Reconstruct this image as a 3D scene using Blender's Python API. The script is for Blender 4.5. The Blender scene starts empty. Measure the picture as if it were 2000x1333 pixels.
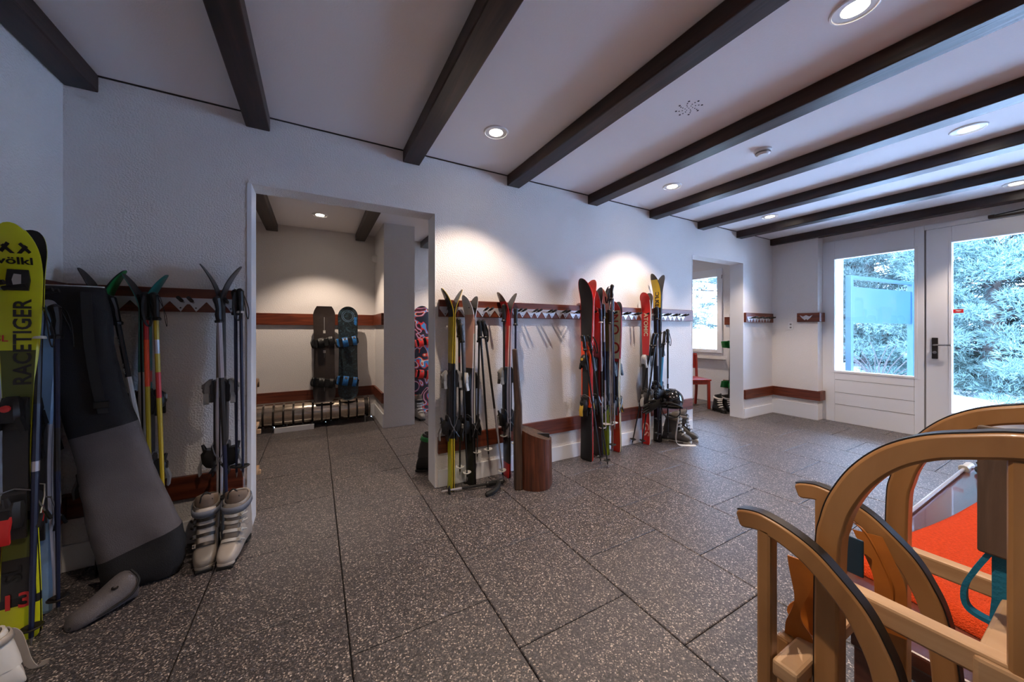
import bpy, bmesh, math, random
import numpy as np
from mathutils import Vector, Matrix, Quaternion, Euler
PI = math.pi
R = math.radians
random.seed(7)
SC = bpy.context.scene
COL = SC.collection

# ------------------------------------------------------------------ camera, world, sun, exposure
cam_d = bpy.data.cameras.new('camera')
cam = bpy.data.objects.new('camera', cam_d); COL.objects.link(cam)
cam.location = (0, -2.6, 1.2)
cam.rotation_euler = (R(90), 0, R(-29.21))
cam_d.sensor_width = 36; cam_d.lens = 685 / 2000 * 36
cam_d.shift_y = -22.5 / 2000
cam_d.clip_start = 0.02; cam_d.clip_end = 400
SC.camera = cam

w = bpy.data.worlds.new('world'); SC.world = w; w.use_nodes = True
bg = w.node_tree.nodes['Background']
bg.inputs[0].default_value = (0.43, 0.60, 1.0, 1); bg.inputs[1].default_value = 9.5

sun_d = bpy.data.lights.new('sun', 'SUN'); sun_d.energy = 3.0; sun_d.angle = R(3); sun_d.color = (0.8, 0.92, 1.0)
sun = bpy.data.objects.new('sun', sun_d); COL.objects.link(sun)
sun.location = (-6, -6, 14)
sun.rotation_euler = Vector((0.62, 0.42, -0.62)).to_track_quat('-Z', 'Y').to_euler()

def portal(loc, rot, sx, sy):
    d = bpy.data.lights.new('daylight_portal', 'AREA'); d.shape = 'RECTANGLE'; d.size = sx; d.size_y = sy
    d.energy = 1; d.cycles.is_portal = True
    o = bpy.data.objects.new('daylight_portal', d); COL.objects.link(o); o.location = loc; o.rotation_euler = rot
portal((6.12, -1.00, 1.39), (0, R(90), 0), 1.5, 0.75)
portal((6.12, -2.15, 1.22), (0, R(90), 0), 1.9, 1.15)
portal((6.12, -3.42, 1.39), (0, R(90), 0), 1.5, 0.9)
portal((6.02, 1.35, 1.47), (0, R(90), 0), 1.25, 1.2)

vs = SC.view_settings
vs.view_transform = 'Standard'; vs.look = 'None'; vs.gamma = 1.0; vs.exposure = 1.84; vs.use_curve_mapping = False

# ------------------------------------------------------------------ materials
def s2l(c):
    c = c / 255.0
    return c / 12.92 if c <= 0.04045 else ((c + 0.055) / 1.055) ** 2.4
def rgb(r, g, b): return (s2l(r), s2l(g), s2l(b), 1)
MATS = {}
def nt(m): return m.node_tree.nodes, m.node_tree.links
def mat(name, col, rough=0.5, metal=0.0, bump=0.0, bscale=60, var=0.0, vscale=8, coat=0.0, spec=0.5):
    if name in MATS: return MATS[name]
    m = bpy.data.materials.new(name); m.use_nodes = True
    N, L = nt(m); p = N['Principled BSDF']
    p.inputs['Base Color'].default_value = col
    p.inputs['Roughness'].default_value = rough; p.inputs['Metallic'].default_value = metal
    p.inputs['Coat Weight'].default_value = coat; p.inputs['Specular IOR Level'].default_value = spec
    tc = N.new('ShaderNodeTexCoord')
    if bump:
        n = N.new('ShaderNodeTexNoise'); n.inputs['Scale'].default_value = bscale; n.inputs['Detail'].default_value = 4
        b = N.new('ShaderNodeBump'); b.inputs['Strength'].default_value = bump; b.inputs['Distance'].default_value = 0.01
        L.new(tc.outputs['Object'], n.inputs['Vector']); L.new(n.outputs[0], b.inputs['Height']); L.new(b.outputs[0], p.inputs['Normal'])
    if var:
        n = N.new('ShaderNodeTexNoise'); n.inputs['Scale'].default_value = vscale; n.inputs['Detail'].default_value = 3
        r = N.new('ShaderNodeValToRGB')
        r.color_ramp.elements[0].color = [c * (1 - var) for c in col[:3]] + [1]
        r.color_ramp.elements[1].color = [min(1, c * (1 + var)) for c in col[:3]] + [1]
        r.color_ramp.elements[0].position = 0.3; r.color_ramp.elements[1].position = 0.7
        L.new(tc.outputs['Object'], n.inputs['Vector']); L.new(n.outputs[0], r.inputs[0]); L.new(r.outputs[0], p.inputs['Base Color'])
    MATS[name] = m
    return m
def wood(name, c1, c2, stretch=(1, 1, 12), rough=0.45, scale=6, bump=0.15, coat=0.0):
    m = bpy.data.materials.new(name); m.use_nodes = True
    N, L = nt(m); p = N['Principled BSDF']; p.inputs['Roughness'].default_value = rough; p.inputs['Coat Weight'].default_value = coat
    tc = N.new('ShaderNodeTexCoord'); mp = N.new('ShaderNodeMapping')
    mp.inputs['Scale'].default_value = [scale * 12 / s for s in stretch]
    n = N.new('ShaderNodeTexNoise'); n.inputs['Scale'].default_value = 1.0; n.inputs['Detail'].default_value = 6; n.inputs['Distortion'].default_value = 0.6
    r = N.new('ShaderNodeValToRGB'); r.color_ramp.elements[0].color = c1; r.color_ramp.elements[1].color = c2
    r.color_ramp.elements[0].position = 0.3; r.color_ramp.elements[1].position = 0.72
    b = N.new('ShaderNodeBump'); b.inputs['Strength'].default_value = bump; b.inputs['Distance'].default_value = 0.004
    L.new(tc.outputs['Object'], mp.inputs[0]); L.new(mp.outputs[0], n.inputs['Vector']); L.new(n.outputs[0], r.inputs[0])
    L.new(r.outputs[0], p.inputs['Base Color']); L.new(n.outputs[0], b.inputs['Height']); L.new(b.outputs[0], p.inputs['Normal'])
    MATS[name] = m
    return m
def speckle(name):
    m = bpy.data.materials.new(name); m.use_nodes = True
    N, L = nt(m); p = N['Principled BSDF']; p.inputs['Roughness'].default_value = 0.42
    g = N.new('ShaderNodeNewGeometry')
    v = N.new('ShaderNodeTexVoronoi'); v.inputs['Scale'].default_value = 210
    mp = N.new('ShaderNodeMapping'); mp.inputs['Scale'].default_value = (1, 1.0, 1)
    sp = N.new('ShaderNodeSeparateColor')
    r = N.new('ShaderNodeValToRGB'); e = r.color_ramp.elements
    e[0].position = 0; e[0].color = rgb(50, 48, 52); e[1].position = 1.0; e[1].color = rgb(198, 184, 174)
    for pos, c in ((0.42, rgb(68, 65, 68)), (0.70, rgb(82, 77, 79)), (0.86, rgb(112, 105, 104)), (0.95, rgb(158, 146, 138))):
        x = e.new(pos); x.color = c
    n = N.new('ShaderNodeTexNoise'); n.inputs['Scale'].default_value = 2.2; n.inputs['Detail'].default_value = 5
    r2 = N.new('ShaderNodeValToRGB'); r2.color_ramp.elements[0].color = (0.78, 0.78, 0.8, 1); r2.color_ramp.elements[1].color = (1.12, 1.1, 1.08, 1)
    mx = N.new('ShaderNodeMix'); mx.data_type = 'RGBA'; mx.blend_type = 'MULTIPLY'; mx.inputs[0].default_value = 1
    b = N.new('ShaderNodeBump'); b.inputs['Strength'].default_value = 0.35; b.inputs['Distance'].default_value = 0.003
    L.new(g.outputs['Position'], mp.inputs[0]); L.new(mp.outputs[0], v.inputs['Vector'])
    L.new(v.outputs['Color'], sp.inputs[0]); L.new(sp.outputs[0], r.inputs[0])
    L.new(g.outputs['Position'], n.inputs['Vector']); L.new(n.outputs[0], r2.inputs[0])
    L.new(r.outputs[0], mx.inputs[6]); L.new(r2.outputs[0], mx.inputs[7]); L.new(mx.outputs[2], p.inputs['Base Color'])
    L.new(v.outputs['Distance'], b.inputs['Height']); L.new(b.outputs[0], p.inputs['Normal'])
    MATS[name] = m
    return m
def emit(name, col, strength):
    m = bpy.data.materials.new(name); m.use_nodes = True; p = m.node_tree.nodes['Principled BSDF']
    p.inputs['Base Color'].default_value = col; p.inputs['Emission Color'].default_value = col; p.inputs['Emission Strength'].default_value = strength
    MATS[name] = m; return m
def glass(name, tint=(0.93, 0.98, 0.98, 1)):
    m = bpy.data.materials.new(name); m.use_nodes = True; N, L = nt(m); N.remove(N['Principled BSDF'])
    t = N.new('ShaderNodeBsdfTransparent'); t.inputs[0].default_value = tint
    g = N.new('ShaderNodeBsdfGlossy'); g.inputs['Roughness'].default_value = 0.02
    f = N.new('ShaderNodeFresnel'); f.inputs[0].default_value = 1.35
    x = N.new('ShaderNodeMixShader'); L.new(f.outputs[0], x.inputs[0]); L.new(t.outputs[0], x.inputs[1]); L.new(g.outputs[0], x.inputs[2])
    L.new(x.outputs[0], N['Material Output'].inputs[0]); MATS[name] = m; return m
def swirl(name, cols, scale=9, detail=3, rough=0.35, stops=None):
    m = bpy.data.materials.new(name); m.use_nodes = True; N, L = nt(m); p = N['Principled BSDF']; p.inputs['Roughness'].default_value = rough
    tc = N.new('ShaderNodeTexCoord'); n = N.new('ShaderNodeTexNoise'); n.inputs['Scale'].default_value = scale; n.inputs['Detail'].default_value = detail; n.inputs['Distortion'].default_value = 2.0
    r = N.new('ShaderNodeValToRGB'); r.color_ramp.interpolation = 'CONSTANT'; e = r.color_ramp.elements
    k = len(cols); st = stops or [0.3 + 0.45 * i / k for i in range(k)]
    e[0].position = 0; e[0].color = cols[0]; e[1].position = st[1]; e[1].color = cols[1]
    for i in range(2, k): x = e.new(st[i]); x.color = cols[i]
    L.new(tc.outputs['Object'], n.inputs['Vector']); L.new(n.outputs[0], r.inputs[0]); L.new(r.outputs[0], p.inputs['Base Color'])
    MATS[name] = m; return m

mat('plaster', rgb(224, 220, 218), 0.9, bump=0.6, bscale=110)
mat('ceiling_paint', rgb(234, 231, 232), 0.9, bump=0.08, bscale=120)
mat('white_paint', rgb(224, 225, 228), 0.45)
mat('white_plastic', rgb(226, 226, 226), 0.4)
speckle('rubber_tile')
mat('joint', rgb(16, 14, 14), 0.95)
wood('beam_wood', rgb(18, 9, 7), rgb(60, 38, 31), (1, 14, 1), 0.42, 2.2, 0.35)
wood('board_x', rgb(70, 26, 12), rgb(122, 58, 34), (12, 1, 1), 0.4, 3, 0.2)
wood('board_y', rgb(70, 26, 12), rgb(122, 58, 34), (1, 12, 1), 0.4, 3, 0.2)
wood('sled_wood', rgb(128, 88, 48), rgb(176, 130, 82), (1, 4, 12), 0.35, 3, 0.1, 0.15)
wood('sled_pale', rgb(168, 130, 92), rgb(200, 166, 128), (4, 12, 1), 0.5, 3, 0.1)
wood('table_wood', rgb(58, 27, 20), rgb(92, 48, 36), (12, 3, 1), 0.22, 2, 0.05, 0.3)
wood('log_wood', rgb(50, 24, 14), rgb(112, 58, 34), (1, 1, 14), 0.38, 3, 0.4, 0.1)
wood('log_weathered', rgb(44, 29, 22), rgb(88, 64, 50), (1, 1, 14), 0.7, 4, 0.5)
wood('log_grey', rgb(66, 52, 44), rgb(104, 84, 72), (1, 1, 14), 0.7, 4, 0.3)
wood('chair_red', rgb(120, 26, 16), rgb(166, 48, 30), (1, 1, 10), 0.3, 3, 0.05, 0.2)
mat('steel', rgb(150, 150, 152), 0.32, 0.9)
mat('dark_steel', rgb(60, 56, 54), 0.45, 0.8)
mat('chrome', rgb(214, 200, 182), 0.16, 1.0)
mat('plate', rgb(196, 196, 202), 0.42, 0.55)
mat('black', rgb(18, 18, 20), 0.45)
mat('black_rubber', rgb(20, 20, 21), 0.7)
mat('black_gloss', rgb(12, 12, 14), 0.12, coat=0.5)
mat('grey_plastic', rgb(132, 130, 128), 0.4)
mat('light_grey', rgb(182, 180, 176), 0.4)
mat('white_gloss', rgb(222, 218, 210), 0.3)
mat('yellow', rgb(204, 206, 28), 0.35)
mat('dull_yellow', rgb(188, 160, 34), 0.35)
mat('olive', rgb(86, 92, 36), 0.4)
mat('lime', rgb(136, 150, 36), 0.35)
mat('gold', rgb(206, 166, 54), 0.35)
mat('red', rgb(176, 34, 34), 0.32)
mat('dark_red', rgb(120, 20, 32), 0.35)
mat('bright_red', rgb(206, 44, 42), 0.32)
mat('pink_white', rgb(222, 172, 156), 0.35)
mat('orange', rgb(232, 76, 30), 0.35)
mat('teal', rgb(26, 96, 92), 0.35)
mat('green', rgb(30, 120, 60), 0.35)
mat('blue', rgb(38, 108, 176), 0.4, var=0.35, vscale=30)
mat('sky_blue', rgb(70, 150, 200), 0.35)
mat('ice_blue', rgb(120, 150, 180), 0.35)
mat('silver', rgb(176, 172, 178), 0.3, 0.4)
mat('bronze', rgb(96, 84, 74), 0.35, 0.3)
mat('cream', rgb(216, 204, 170), 0.4)
mat('navy', rgb(28, 34, 60), 0.35)
mat('charcoal', rgb(40, 38, 38), 0.45)
mat('bag_black', rgb(22, 22, 26), 0.75, bump=0.3, bscale=300)
mat('bag_grey', rgb(90, 85, 88), 0.7, bump=0.3, bscale=300, var=0.12, vscale=9)
mat('towel', rgb(214, 72, 32), 0.95, bump=1.0, bscale=260, var=0.12, vscale=120, spec=0.1)
mat('leather', rgb(176, 104, 34), 0.5, var=0.2, vscale=14)
mat('blue_strap', rgb(16, 112, 146), 0.7, bump=0.2, bscale=200)
mat('tag_blue', rgb(42, 70, 92), 0.3, 0.3)
mat('boot_white', rgb(172, 162, 152), 0.35, var=0.06, vscale=12)
mat('boot_grey', rgb(120, 112, 104), 0.38)
mat('boot_blue_grey', rgb(116, 120, 132), 0.4)
mat('boot_charcoal', rgb(74, 72, 70), 0.45)
mat('liner', rgb(120, 104, 92), 0.9)
mat('snow', rgb(246, 246, 248), 0.85, bump=0.3, bscale=3)
mat('needles', rgb(54, 72, 70), 0.7, var=0.3, vscale=1.2)
mat('needles_light', rgb(76, 100, 96), 0.7, var=0.3, vscale=1.2)
mat('bark', rgb(52, 46, 44), 0.9, bump=0.6, bscale=20)
mat('teal_paint', rgb(14, 48, 66), 0.45, var=0.1, vscale=2)
mat('cream_wall', rgb(214, 206, 182), 0.8)
mat('brown_board', rgb(50, 42, 39), 0.4, var=0.15, vscale=20)
swirl('blue_graphic', [rgb(20, 24, 28), rgb(34, 50, 58), rgb(20, 26, 30), rgb(52, 74, 84), rgb(26, 34, 38)], 14)
swirl('red_graphic', [rgb(24, 30, 44), rgb(196, 40, 40), rgb(60, 130, 190), rgb(222, 210, 190), rgb(206, 60, 40), rgb(30, 34, 52)], 4, 0, stops=[0, 0.44, 0.48, 0.53, 0.555, 0.59])
glass('pane')
emit('lamp_glow', (1.0, 0.86, 0.70, 1), 14)

# ------------------------------------------------------------------ mesh helpers
class MB:
    def __init__(s): s.v = []; s.f = []; s.m = []
    def add(s, vs, fs, mi=0):
        o = len(s.v); s.v += [tuple(v) for v in vs]
        for k, f in enumerate(fs):
            s.f.append([i + o for i in f]); s.m.append(mi if isinstance(mi, int) else mi[k])
        return s
    def box(s, x0, x1, y0, y1, z0, z1, mi=0, M=None):
        V = [(x, y, z) for z in (z0, z1) for y in (y0, y1) for x in (x0, x1)]
        if M is not None: V = [M @ Vector(v) for v in V]
        return s.add(V, [(0, 2, 3, 1), (4, 5, 7, 6), (0, 1, 5, 4), (2, 6, 7, 3), (0, 4, 6, 2), (1, 3, 7, 5)], mi)
    def loft(s, rings, cap=True, closed=True, mi=0):
        n = len(rings[0]); V = [p for r in rings for p in r]; F = []; MI = []
        for i in range(len(rings) - 1):
            for j in range(n if closed else n - 1):
                a, b = i * n + j, i * n + (j + 1) % n
                F.append((a, b, b + n, a + n)); MI.append(mi[i] if isinstance(mi, (list, tuple)) else mi)
        if cap and closed:
            F.append(tuple(range(n - 1, -1, -1))); F.append(tuple(range((len(rings) - 1) * n, len(rings) * n)))
            MI += [mi[0], mi[-1]] if isinstance(mi, (list, tuple)) else [mi, mi]
        return s.add(V, F, MI)
    def tube(s, pts, r, n=8, mi=0, cap=True):
        pts = [Vector(p) for p in pts]; rings = []
        t0 = (pts[1] - pts[0]).normalized(); up = Vector((0, 0, 1)) if abs(t0.z) < 0.9 else Vector((1, 0, 0))
        u = t0.cross(up).normalized()
        for i, p in enumerate(pts):
            t = (pts[min(i + 1, len(pts) - 1)] - pts[max(i - 1, 0)]).normalized()
            u = (u - t * u.dot(t)).normalized(); w2 = t.cross(u)
            rr = r[i] if isinstance(r, (list, tuple)) else r
            rings.append([p + (u * math.cos(a) + w2 * math.sin(a)) * rr for a in [2 * PI * k / n for k in range(n)]])
        return s.loft(rings, cap, True, mi)
    def sweep(s, pts, hw, ht, up=(1, 0, 0), mi=0, mis=None):
        # rectangular section; 'up' = width direction, thickness perpendicular to path and up
        pts = [Vector(p) for p in pts]; up = Vector(up).normalized(); rings = []
        for i, p in enumerate(pts):
            t = (pts[min(i + 1, len(pts) - 1)] - pts[max(i - 1, 0)]).normalized()
            nrm = t.cross(up).normalized()
            a = hw[i] if isinstance(hw, (list, tuple)) else hw; b = ht[i] if isinstance(ht, (list, tuple)) else ht
            rings.append([p + up * a + nrm * b, p - up * a + nrm * b, p - up * a - nrm * b, p + up * a - nrm * b])
        return s.loft(rings, True, True, mi)
    def lathe(s, prof, n=20, c=(0, 0, 0), mi=0, M=None):
        rings = [[Vector((r * math.cos(2 * PI * k / n), r * math.sin(2 * PI * k / n), z)) for k in range(n)] for r, z in prof]
        rings = [[(M @ p if M is not None else p) + Vector(c) for p in g] for g in rings]
        return s.loft(rings, True, True, mi)
    def prism(s, poly, a0, a1, axis='x', mi=0):
        f = {'x': lambda p, a: (a, p[0], p[1]), 'y': lambda p, a: (p[0], a, p[1]), 'z': lambda p, a: (p[0], p[1], a)}[axis]
        return s.loft([[f(p, a0) for p in poly], [f(p, a1) for p in poly]], True, True, mi)
    def mesh(s, name, mats, smooth=0.6, tri=False):
        me = bpy.data.meshes.new(name); me.from_pydata(s.v, [], s.f)
        for m in (mats if isinstance(mats, (list, tuple)) else [mats]): me.materials.append(MATS[m] if isinstance(m, str) else m)
        me.polygons.foreach_set('material_index', s.m)
        bm = bmesh.new(); bm.from_mesh(me); bmesh.ops.recalc_face_normals(bm, faces=bm.faces); bm.to_mesh(me); bm.free()
        if smooth:
            me.polygons.foreach_set('use_smooth', [True] * len(me.polygons)); me.set_sharp_from_angle(angle=smooth)
        me.update(); return me
    def build(s, name, mats, parent=None, smooth=0.6, bevel=0, seg=2):
        return link(name, s.mesh(name, mats, smooth), parent, bevel, seg)
def link(name, me, parent=None, bevel=0, seg=2):
    o = bpy.data.objects.new(name, me); COL.objects.link(o)
    if parent is not None: o.parent = parent
    if bevel:
        b = o.modifiers.new('bevel', 'BEVEL'); b.width = bevel; b.segments = seg; b.limit_method = 'ANGLE'; b.angle_limit = R(40)
    return o
def tag(o, label, cat, group=None):
    o['label'] = label; o['category'] = cat
    if group: o['group'] = group
    return o
def struct(o, label=None):
    o['kind'] = 'structure'
    if label: o['label'] = label
    return o
def thing(name, label, cat, loc=(0, 0, 0), rot=(0, 0, 0), group=None):
    o = bpy.data.objects.new(name, None); COL.objects.link(o); o.empty_display_size = 0.1
    o.location = loc
    if isinstance(rot, Quaternion): o.rotation_mode = 'QUATERNION'; o.rotation_quaternion = rot
    else: o.rotation_euler = rot
    return tag(o, label, cat, group)
def subdiv(o, n=1):
    m = o.modifiers.new('subdivision', 'SUBSURF'); m.levels = n; m.render_levels = n
    return o
_txt = {}
def text(s, size, m, parent, M, name='lettering', ext=0.0004, bold=0.0, sx=1.0):
    key = (s, size, m, bold, ext)
    if key not in _txt:
        c = bpy.data.curves.new('t', 'FONT'); c.body = s; c.size = size; c.extrude = ext; c.align_x = 'CENTER'; c.align_y = 'CENTER'; c.offset = bold; c.resolution_u = 3
        o = bpy.data.objects.new('t', c); COL.objects.link(o)
        dg = bpy.context.evaluated_depsgraph_get(); dg.update()
        me = bpy.data.meshes.new_from_object(o.evaluated_get(dg)); me.name = name
        bpy.data.objects.remove(o); bpy.data.curves.remove(c)
        me.materials.clear(); me.materials.append(MATS[m]); _txt[key] = me
    o = link(name, _txt[key], parent); o.matrix_local = M @ Matrix.Diagonal((sx, 1, 1, 1))
    return o
def lerp(tab, z):
    if z <= tab[0][0]: return tab[0][1]
    for (a, va), (b, vb) in zip(tab, tab[1:]):
        if z <= b:
            t = (z - a) / (b - a); t = t * t * (3 - 2 * t); return va + (vb - va) * t
    return tab[-1][1]
def spline(P, n=8):
    P = [Vector(p) for p in P]; out = []
    for i in range(len(P) - 1):
        p0, p1, p2, p3 = P[max(i - 1, 0)], P[i], P[i + 1], P[min(i + 2, len(P) - 1)]
        for k in range(n):
            t = k / n
            out.append(0.5 * ((2 * p1) + (p2 - p0) * t + (2 * p0 - 5 * p1 + 4 * p2 - p3) * t * t + (3 * p1 - p0 - 3 * p2 + p3) * t ** 3))
    out.append(P[-1]); return out

# ================================================================== THE SETTING
H = 2.5; XL = -1.093; XE = 5.78; XD = 5.93; YB = 2.6; YN = -5.2
WT = 0.17
D1 = (-0.348, 0.788, 2.075); D2 = (3.914, 5.02, 2.09)
def W(name, boxes, m='plaster', parent=None, smooth=0, bevel=0):
    b = MB()
    for bx in boxes: b.box(*bx)
    return struct(b.build(name, m, parent, smooth, bevel))
W('wall_ski_racks', [(-1.9, D1[0], 0, WT, 0, H), (D1[0], D1[1], 0, WT, D1[2], H), (D1[1], D2[0], 0, WT, 0, H), (D2[0], D2[1], 0, WT, D2[2], H), (D2[1], XE, 0, WT, 0, H)])
W('wall_left', [(XL - 0.2, XL, YN, 0, 0, H)])
W('wall_near', [(XL - 0.2, 6.1, YN - 0.2, YN, 0, H)])
W('wall_back', [(-1.9, 6.0, YB, YB + 0.2, 0, H)])
W('wall_back_left', [(-1.9, -1.7, WT, YB, 0, H)])
W('wall_pillar', [(0.72, 1.09, 1.875, YB, 0, H)])
# end wall: corner stub, back-room part round its window, glazed front
WN = (0.74, 1.95, 0.84, 2.17)
W('wall_end', [(XE, 6.02, -0.53, WN[0], 0, H), (XE, 6.02, WN[1], YB, 0, H), (XE, 6.02, WN[0], WN[1], 0, WN[2]), (XE, 6.02, WN[0], WN[1], WN[3], H),
               (XD, 6.1, YN, -4.0, 0, H), (XD, 6.1, -4.0, -0.53, 2.36, H)])
fl = struct(MB().box(-1.9, 6.02, YN, YB, -0.12, -0.012).build('floor', 'joint', None, 0))
ce = W('ceiling', [(-2.1, 6.1, YN - 0.2, YB + 0.2, H, H + 0.15)], 'ceiling_paint')
# rubber floor mats in half bond
TW, TL = 0.556, 0.571
def tile_mesh(x0, x1, y0, y1):
    g = 0.0022; c = 0.003
    x0 += g; x1 -= g; y0 += g; y1 -= g
    b = MB(); top = [(x0 + c, y0 + c, 0), (x1 - c, y0 + c, 0), (x1 - c, y1 - c, 0), (x0 + c, y1 - c, 0)]
    mid = [(x0, y0, -c), (x1, y0, -c), (x1, y1, -c), (x0, y1, -c)]; bot = [(x, y, -0.0118) for x, y, _ in mid]
    b.loft([bot, mid, top]); return b.mesh('floor_tile', 'rubber_tile', 0)
full = tile_mesh(0, TW, 0, TL)
k0 = -4
for k in range(k0, 12):
    xa = 0.112 + TW * k; xb = xa + TW
    off = -1.46 if k % 2 else -1.185
    for j in range(-4, 8):
        ya = off + TL * j; yb = ya + TL
        x0, x1, y0, y1 = max(xa, -1.7), min(xb, XD), max(ya, -3.4), min(yb, YB)
        if x1 - x0 < 0.05 or y1 - y0 < 0.05: continue
        if (x0 < XL + 0.001 and y1 < 0.05): 
            x0 = XL
            if x1 - x0 < 0.05: continue
        if abs(x1 - x0 - TW) < 1e-6 and abs(y1 - y0 - TL) < 1e-6: o = link('floor_tile', full, fl); o.location = (x0, y0, 0)
        else: o = link('floor_tile', tile_mesh(x0, x1, y0, y1), fl)
o = MB().box(XL, XD, YN, -3.4, -0.0118, 0).build('floor_tile_run', 'rubber_tile', fl, 0); o['kind'] = 'stuff'
# beams
bm_ = MB().box(0, 0.12, YN, -0.0, -0.09, 0.0).mesh('beam', 'beam_wood', 0)
for x in (-1.09, -0.365, 0.549, 1.404, 2.29, 3.162, 4.013, 4.849, 5.715):
    o = link('beam', bm_, ce, 0.006); o.location = (x, 0, H)
bm2 = MB().box(0, 0.12, WT, YB, -0.09, 0.0).mesh('beam', 'beam_wood', 0)
for x in (-0.53, 0.47, 1.35, 2.29, 3.16, 4.01, 4.85):
    if x == 0.47 or x == -0.53 or x > 1: o = link('beam', bm2, ce, 0.006); o.location = (x, 0, H)
# thin shadow gap strip along wall top
o = MB().box(XL, XE, -0.004, 0.0, H - 0.008, H).build('shadow_gap', 'charcoal', ce, 0)
# white jamb linings of both openings and the low base strips
def trim(n, boxes, m, label=None, bevel=0.003):
    b = MB()
    for bx in boxes: b.box(*bx)
    return struct(b.build('trim_%d' % n, m, None, 0, bevel), label)
trim(1, [(D1[0] - 0.012, D1[0] + 0.012, -0.006, WT + 0.006, 0, D1[2]), (D1[1] - 0.004, D1[1] + 0.002, -0.004, WT + 0.004, 0, D1[2])], 'white_paint', 'white painted jambs of the wide opening')
trim(2, [(D2[0] - 0.004, D2[0] + 0.006, -0.004, WT + 0.004, 0, D2[2]), (D2[1] - 0.008, D2[1] + 0.004, -0.004, WT + 0.004, 0, D2[2])], 'white_paint', 'white painted jambs of the far opening')
bz = (0.26, 0.385)
trim(3, [(XL, -0.375, -0.025, 0, *bz)], 'board_x', 'brown bumper board low on the wall left of the wide opening')
trim(4, [(0.805, 3.89, -0.025, 0, *bz)], 'board_x', 'brown bumper board low on the wall under the long ski rack')
trim(5, [(5.03, XE - 0.025, -0.025, 0, *bz)], 'board_x', 'short brown bumper board in the far corner beside the opening')
trim(6, [(XE - 0.025, XE, -0.565, 0, *bz), (XE, XE + 0.13, -0.565, -0.53, *bz)], 'board_y', 'brown bumper board wrapping the stub wall beside the glazed door')
trim(7, [(XL, XL + 0.025, -2.6, -0.025, *bz)], 'board_y', 'brown bumper board low on the left wall')
trim(8, [(-1.6, 0.72, YB - 0.025, YB, 0.30, 0.425), (0.695, 0.72, 1.88, YB - 0.025, 0.30, 0.425)], 'board_x', 'brown bumper board behind the boot heater')
trim(9, [(-1.6, 0.72, YB - 0.03, YB, 1.255, 1.40), (0.69, 0.72, 1.88, YB - 0.03, 1.255, 1.40)], 'board_x', 'brown wall board behind the snowboards')
trim(10, [(XE - 0.025, XE, 0.18, 0.69, 0.26, 0.385)], 'board_y', 'brown bumper board low on the end wall of the back room')
trim(11, [(XE - 0.025, XE, 0.18, 0.67, 1.275, 1.40)], 'board_y', 'brown wall board beside the back room window')
struct(MB().box(XL, D1[0] - 0.02, -0.012, 0, 0, 0.13).box(D1[1] + 0.02, D2[0] - 0.01, -0.012, 0, 0, 0.13).box(D2[1] + 0.01, XE, -0.012, 0, 0, 0.13).build('baseboard_racks', 'white_paint', None, 0, 0.003), 'low white skirting under the rack wall')
struct(MB().box(0.708, 0.72, 1.878, YB, 0, 0.17).box(-1.6, 0.72, YB - 0.012, YB, 0, 0.17).build('baseboard_back', 'white_paint', None, 0, 0.003), 'low white skirting in the back room')
struct(MB().box(XE - 0.012, XE, -0.535, 0, 0, 0.2).build('baseboard_end', 'white_paint', None, 0, 0.003), 'low white skirting on the stub wall')

# glazed front: fixed panel (window_1) and door (door_1), back room window (window_2)
def frame_yz(b, x0, x1, oy0, oy1, oz0, oz1, iy0, iy1, iz0, iz1):
    b.box(x0, x1, oy0, iy0, oz0, oz1); b.box(x0, x1, iy1, oy1, oz0, oz1); b.box(x0, x1, iy0, iy1, oz0, iz0); b.box(x0, x1, iy0, iy1, iz1, oz1)
b = MB(); frame_yz(b, XD - 0.01, XD + 0.06, -1.43, -0.53, 0, 2.36, -1.355, -0.655, 0.665, 2.115)
w1 = struct(b.build('window_1', 'white_paint', None, 0, 0.004), 'fixed white panel with a window beside the glazed door')
b = MB(); frame_yz(b, XD - 0.016, XD - 0.010, -1.38, -0.63, 0.64, 2.14, -1.355, -0.655, 0.665, 2.115); b.build('window_bead', 'white_paint', w1, 0, 0.002)
for z in (0.23, 0.385, 0.55):
    MB().box(XD - 0.0115, XD - 0.0095, -1.36, -0.66, z - 0.0025, z + 0.0025).build('panel_groove', 'grey_plastic', w1, 0)
MB().box(XD + 0.02, XD + 0.03, -1.355, -0.655, 0.665, 2.115).build('pane', 'pane', w1, 0)
MB().box(XD - 0.004, XD + 0.05, -1.445, -1.43, 0, 2.33).build('door_gap', 'grey_plastic', w1, 0)
b = MB(); frame_yz(b, XD - 0.02, XD + 0.05, -2.75, -1.445, 0.0, 2.30, -2.57, -1.625, 0.31, 2.13)
d1 = struct(b.build('door_1', 'white_paint', None, 0, 0.004), 'white glazed entrance door with a large pane')
b = MB(); frame_yz(b, XD - 0.028, XD - 0.02, -2.59, -1.605, 0.29, 2.15, -2.57, -1.625, 0.31, 2.13); b.build('door_bead', 'white_paint', d1, 0, 0.002)
MB().box(XD + 0.01, XD + 0.022, -2.57, -1.625, 0.31, 2.13).build('pane', 'pane', d1, 0)
struct(MB().box(XD - 0.03, XD + 0.06, -2.85, -2.75, 0, 2.36).box(XD - 0.01, XD + 0.06, -2.75, -1.43, 2.305, 2.36).build('trim_12', 'white_paint', None, 0, 0.003), 'white door frame post and head')
b = MB(); frame_yz(b, XD - 0.01, XD + 0.06, -4.0, -2.85, 0, 2.36, -3.90, -2.95, 0.665, 2.115)
w3 = struct(b.build('window_added', 'white_paint', None, 0, 0.004), 'added fixed white panel with a window right of the door, out of view')  # unseen glazing, added to let more daylight into the room
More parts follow.
